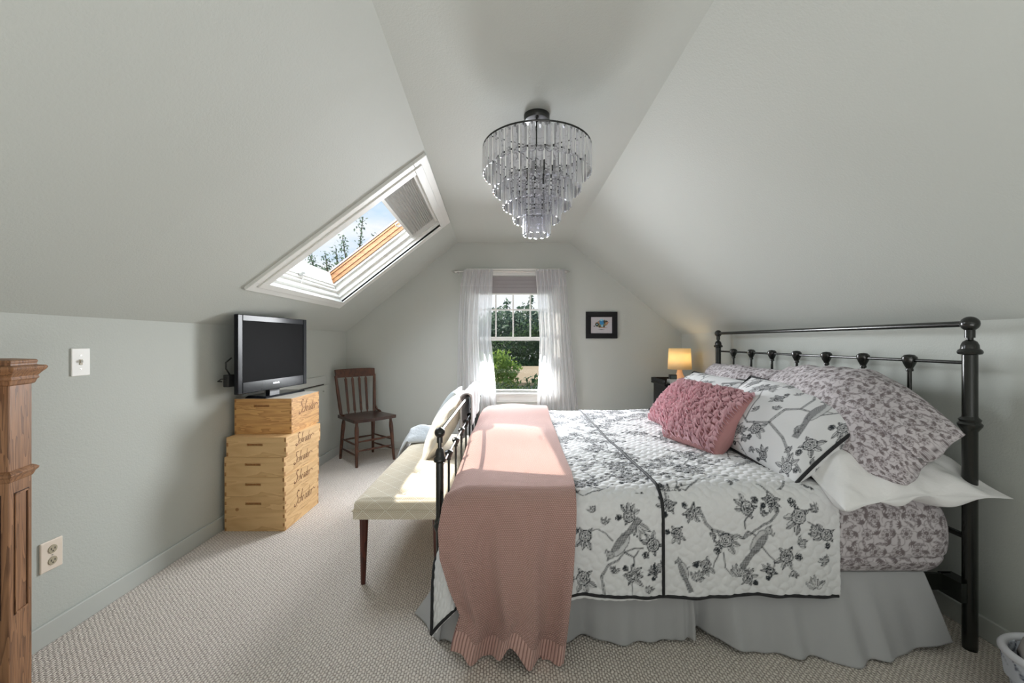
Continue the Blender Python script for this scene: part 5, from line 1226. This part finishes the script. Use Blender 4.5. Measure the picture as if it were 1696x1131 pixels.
# ------------------------------------------------------------------ framed picture
pf = thing('framed_picture', 'small black-framed print of a blue and brown animal on the gable wall', 'picture', (1.063, YB, 1.44))
X0, X1, Z0, Z1 = .880, 1.246, 1.285, 1.595; fw = .052
k = MB()
for a, b_, c_, d_ in ((X0, X1, Z0, Z0 + fw), (X0, X1, Z1 - fw, Z1), (X0, X0 + fw, Z0 + fw, Z1 - fw), (X1 - fw, X1, Z0 + fw, Z1 - fw)): k.box(a, b_, YB - .026, YB - .001, c_, d_)
for a, b_, c_, d_ in ((X0 + fw, X1 - fw, Z0 + fw, Z0 + fw + .008), (X0 + fw, X1 - fw, Z1 - fw - .008, Z1 - fw), (X0 + fw, X0 + fw + .008, Z0 + fw, Z1 - fw), (X1 - fw - .008, X1 - fw, Z0 + fw, Z1 - fw)): k.box(a, b_, YB - .018, YB - .001, c_, d_)
k.build('frame', M['black_wood'], pf, bevel=.002)
k = MB(); k.box(X0 + fw, X1 - fw, YB - .008, YB - .001, Z0 + fw, Z1 - fw); k.build('paper', mat_plain('print_paper', (0.50, 0.48, 0.50, 1), .5), pf)
inks = [mat_plain('ink_blue', srgb(48, 130, 182), .6), mat_plain('ink_dark', srgb(52, 50, 42), .6), mat_plain('ink_brown', srgb(172, 126, 100), .6), mat_plain('ink_olive', srgb(130, 122, 84), .6), mat_plain('ink_pale_blue', srgb(140, 190, 210), .6)]
k = MB(); cx, cz = 1.063, 1.445; pd = [0]
def blob(x, z, rx, rz, m, n_=18, wob=.1, ph=0):
    k.cur = m; pd[0] += 1; y = YB - .0083 - .0001 * pd[0]
    k.add([(cx + x + rx * (1 + wob * math.sin(5 * t + ph)) * math.cos(t), y, cz + z + rz * (1 + wob * math.cos(4 * t + ph)) * math.sin(t)) for t in [2 * PI * i / n_ for i in range(n_)]], [tuple(range(n_))])
blob(-.01, .008, .058, .040, 3, wob=.15); blob(.045, .02, .035, .028, 3, wob=.2); blob(.006, .030, .030, .034, 0); blob(.0, .055, .018, .012, 4, wob=.2); blob(-.052, .002, .022, .022, 1); blob(-.052, .004, .007, .007, 4)
blob(-.082, -.016, .012, .005, 1, wob=.4); blob(.035, .035, .012, .020, 1, wob=.3); blob(.060, .038, .016, .009, 1, wob=.4); blob(.060, .012, .016, .010, 2, wob=.2); blob(.072, .028, .018, .006, 2, wob=.5); blob(-.02, -.02, .012, .010, 1, wob=.3)
blob(.03, -.02, .010, .016, 1, wob=.3); blob(.008, -.012, .014, .012, 4, wob=.3); blob(-.035, .028, .012, .010, 2, wob=.4); blob(.016, -.034, .052, .003, 2, wob=.2); blob(.0, -.056, .036, .0022, 1, wob=.3)
k.build('print', inks, pf)

# ------------------------------------------------------------------ nightstand, lamp, clock, tissue box
ns_ = thing('nightstand', 'black nightstand with a raised back edge behind the pillows', 'nightstand', (1.74, 4.32, 0))
k = MB(); k.box(1.57, 1.96, 4.14, 4.50, .10, .80); k.build('body', M['black_wood'], ns_, bevel=.006)
k = MB(); k.box(1.55, 1.98, 4.12, 4.52, .80, .822); k.build('tabletop', M['black_wood'], ns_, bevel=.004)
k = MB(); k.box(1.55, 1.565, 4.12, 4.52, .822, .862); k.box(1.565, 1.98, 4.505, 4.52, .822, .862); k.build('gallery_edge', M['black_wood'], ns_, bevel=.006)
k = MB(); k.box(1.60, 1.93, 4.128, 4.14, .60, .77); dd = k.build('drawer', M['black_wood'], ns_, bevel=.003)
k = MB(); k.ball((1.765, 4.115, .685), .014, 12); k.build('knob', M['steel'], dd, smooth=True)
for x in (1.59, 1.94):
    for y in (4.16, 4.48): k = MB(); k.box(x - .018, x + .018, y - .018, y + .018, 0, .10); k.build('leg', M['black_wood'], ns_)
LX, LY, LZ = 1.775, 4.30, .823
lp = thing('table_lamp', 'small lit table lamp with cream drum shade and peach flared base', 'lamp', (LX, LY, LZ))
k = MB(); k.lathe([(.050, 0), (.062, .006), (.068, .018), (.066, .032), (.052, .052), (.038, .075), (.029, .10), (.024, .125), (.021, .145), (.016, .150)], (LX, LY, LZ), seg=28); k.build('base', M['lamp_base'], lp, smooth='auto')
k = MB(); th_r = [(.118, .138), (.108, .355)]; k.lathe([(.118, .138), (.108, .355)], (LX, LY, LZ), seg=40); k.f = k.f[:-2]; k.m = k.m[:-2]; k.build('lamp_shade', M['shade'], lp, smooth=True, solid=.001)
k = MB(); k.tube([(LX, LY, LZ + .15), (LX, LY, LZ + .20)], .012, 10); k.build('socket', M['steel'], lp)
bm_ = emis('lamp_bulb_glass', (1, .9, .7, 1), 20, (1, .83, .58, 1)); k = MB(); k.ball((LX, LY, LZ + .235), .024, 14, 1.3); k.build('bulb', bm_, lp, smooth=True)
pl_ = bpy.data.lights.new('lamp_glow', 'POINT'); pl_.energy = 1.1; pl_.color = (1, .78, .50); pl_.shadow_soft_size = .026; po = bpy.data.objects.new('lamp_glow', pl_); col.objects.link(po); po.parent = lp; po.location = (0, 0, .275)
tb = thing('tissue_box', 'low pale tissue box on the nightstand beside the lamp', 'box', (1.69, 4.2, .8225))
k = MB(); k.box(1.615, 1.735, 4.145, 4.23, .8225, .866); k.build('carton', M['white_plastic'], tb, bevel=.003)
ck = thing('alarm_clock', 'small dark grey alarm clock standing on the tissue box', 'clock', (1.655, 4.19, .8665))
k = MB(); k.box(1.622, 1.692, 4.16, 4.21, .8665, .915); k.build('case', M['black_matte'], ck, bevel=.006)
k = MB(); k.box(1.630, 1.684, 4.1592, 4.1605, .874, .906); k.build('clock_face', mat_plain('clock_face_grey', (.10, .12, .11, 1), .3), ck)

# ------------------------------------------------------------------ chandelier
CHX, CHY = .136, 2.10
ch = thing('chandelier', 'five-tier crystal prism chandelier on the flat ceiling', 'chandelier', (CHX, CHY, CZ))
k = MB(); k.lathe([(.052, 0), (.066, 0), (.066, -.016), (.060, -.028), (.02, -.032), (.001, -.033)], (CHX, CHY, CZ), seg=32); k.build('canopy', M['black_metal'], ch, smooth='auto')
k = MB(); k.tube([(CHX, CHY, CZ - .03), (CHX, CHY, 1.90)], .0055, 10); k.ball((CHX, CHY, 2.34), .012, 12); k.ball((CHX, CHY, 1.895), .010, 10); k.build('center_rod', M['black_metal'], ch)
tiers = [(.272, 2.235, .128, 44), (.222, 2.150, .128, 36), (.172, 2.065, .122, 28), (.118, 1.990, .118, 20), (.066, 1.912, .112, 12)]
def prism_mesh(L_):
    k = MB(); w_, d_ = .0160, .0055
    ring = [(-w_, 0), (-w_ * .35, -d_), (w_ * .35, -d_), (w_, 0), (0, d_ * .8)]
    vs_ = [(x, y, 0) for x, y in ring] + [(x, y, -L_ + .006) for x, y in ring] + [(x * .5, y * .5, -L_) for x, y in ring]; n_ = 5
    k.add(vs_, [(i + r_ * n_, (i + 1) % n_ + r_ * n_, (i + 1) % n_ + (r_ + 1) * n_, i + (r_ + 1) * n_) for r_ in range(2) for i in range(n_)] + [tuple(range(4, -1, -1)), tuple(range(10, 15))])
    me = bpy.data.meshes.new('crystal_prism'); me.from_pydata([Vector(v) for v in k.v], [], k.f); me.materials.append(M['crystal']); me.update(); return me
rest = MB(); count = 0; allc = []
for ti, (R_, z, L_, n_) in enumerate(tiers):
    k = MB(); k.tube([(CHX + R_ * math.cos(2 * PI * q / 64), CHY + R_ * math.sin(2 * PI * q / 64), z) for q in range(65)], .0042, 8, cap=False)
    k.build('ring', M['black_metal'], ch, smooth=True)
    if ti < 4:
        k = MB()
        for q in range(3): a_ = 2 * PI * q / 3 + .5 * ti + PI / 2; k.tube([(CHX, CHY, z + .0), (CHX + R_ * math.cos(a_), CHY + R_ * math.sin(a_), z)], .0032, 6)
        k.build('ring_spoke', M['black_metal'], ch)
    me = prism_mesh(L_); hk = MB()
    for q in range(n_):
        a_ = 2 * PI * q / n_; allc.append((math.sin(a_) * R_, me, (CHX + R_ * math.cos(a_), CHY + R_ * math.sin(a_), z - .009), a_ + PI / 2))
        hk.box(-.0022, .0022, -.0022, .0022, -.012, .004, Matrix.Translation((CHX + R_ * math.cos(a_), CHY + R_ * math.sin(a_), z)))
    hk.build('crystal_hooks', M['black_metal'], ch)['kind'] = 'stuff'
allc.sort(key=lambda c_: c_[0])
for i, (_, me, p, a_) in enumerate(allc):
    if i < 100:
        o = bpy.data.objects.new('crystal_prism', me); col.objects.link(o); o.parent = ch; o.location = Vector(p) - Vector((CHX, CHY, CZ)); o.rotation_euler = (0, 0, a_)
    else:
        Mx = Matrix.Translation(p) @ Matrix.Rotation(a_, 4, 'Z'); rest.add([Mx @ v.co for v in me.vertices], [tuple(pp_.vertices) for pp_ in me.polygons])
o = rest.build('crystal_prisms', M['crystal'], ch); o['kind'] = 'stuff'
k = MB()
for q in range(6):
    a_ = 2 * PI * q / 6; x, y = CHX + .075 * math.cos(a_), CHY + .075 * math.sin(a_); k.lathe([(.012, 0), (.012, .045), (.010, .06), (.001, .06)], (x, y, 2.09), seg=10); k.tube([(CHX, CHY, 2.08), (x, y, 2.09)], .004, 6)
k.build('candle_arms', M['black_metal'], ch)

# ------------------------------------------------------------------ fabric basket
bk_ = thing('fabric_basket', 'white cloth-lined basket with dark blue line print by the headboard post', 'basket', (1.795, 1.31, 0))
BCX, BCY = 1.795, 1.31
A_, V_ = np.meshgrid(np.linspace(0, 2 * PI, 120), np.linspace(0, 1, 40), indexing='xy')
R_ = .118 + .020 * V_ + .004 * np.sin(A_ * 9) * V_; Zb = .005 + V_ * .205 + .006 * np.sin(A_ * 2 + 1) * V_
R_ = np.where(V_ > .55, R_ + .010 * np.sin(A_ * 5 + 2) * .5 + .006, R_)
P = np.stack([BCX + R_ * np.cos(A_), BCY + R_ * np.sin(A_), Zb], -1)
cvb = Canvas(0, 0, 1.1, .32, .003); r_ = rs(3)
for q in range(60):
    x, y = r_.uniform(0, 1.1), r_.uniform(0, .3); cvb.line([(x, y), (x + .03, y - .03), (x + .07, y - .06)], .0022, .0010); cvb.leaf(x + .03, y - .03, .024, .012, r_.uniform(-1.4, -.4), .9, False)
def basket_mat():
    g = NG('blue_line_print_cloth'); a = g.n('ShaderNodeAttribute', attribute_name='ink'); g.color(g.mix(g.math('MINIMUM', a.outputs['Fac'], 1.0), (.60, .63, .70, 1), (.05, .06, .12, 1))); g.set(Roughness=.8); g.bump(g.noise(g.obj(), 12, 3), .004); return g.m
bmt = basket_mat()
mesh_np('cloth_lining', P, bmt, attrs={'ink': cvb.sample(A_ * .15, Zb)}, parent=bk_, origin=(BCX, BCY, 0), solid=.006)
k = MB(); k.tube([(BCX + .145 * math.cos(t), BCY + .145 * math.sin(t), .210 + .006 * math.sin(2 * t + 1)) for t in np.linspace(0, 2 * PI, 61)], .0125, 10, cap=False); k.build('rim', mat_plain('pale_rope_rim', (.62, .62, .66, 1), .9), bk_, smooth=True)
k = MB(); k.lathe([(.120, .004), (.120, .012)], (BCX, BCY, 0), seg=30); k.build('base', mat_plain('basket_base', (.3, .28, .26, 1), .9), bk_)
o = MB(); Pp = np.array([[(BCX + .105 * u * math.cos(t), BCY + .105 * u * math.sin(t), .14 + .05 * math.sin(t * 2 + u * 3) * u + .02 * math.cos(5 * t)) for t in np.linspace(0, 2 * PI, 40)] for u in np.linspace(.02, 1.08, 14)])
o.grid(Pp); o = o.build('folded_cloth', mat_plain('grey_taupe_cloth', (.26, .24, .23, 1), .9), origin=(BCX, BCY, .17), smooth=True, solid=.05); tag(o, 'grey taupe cloth stuffed inside the white basket', 'cloth')
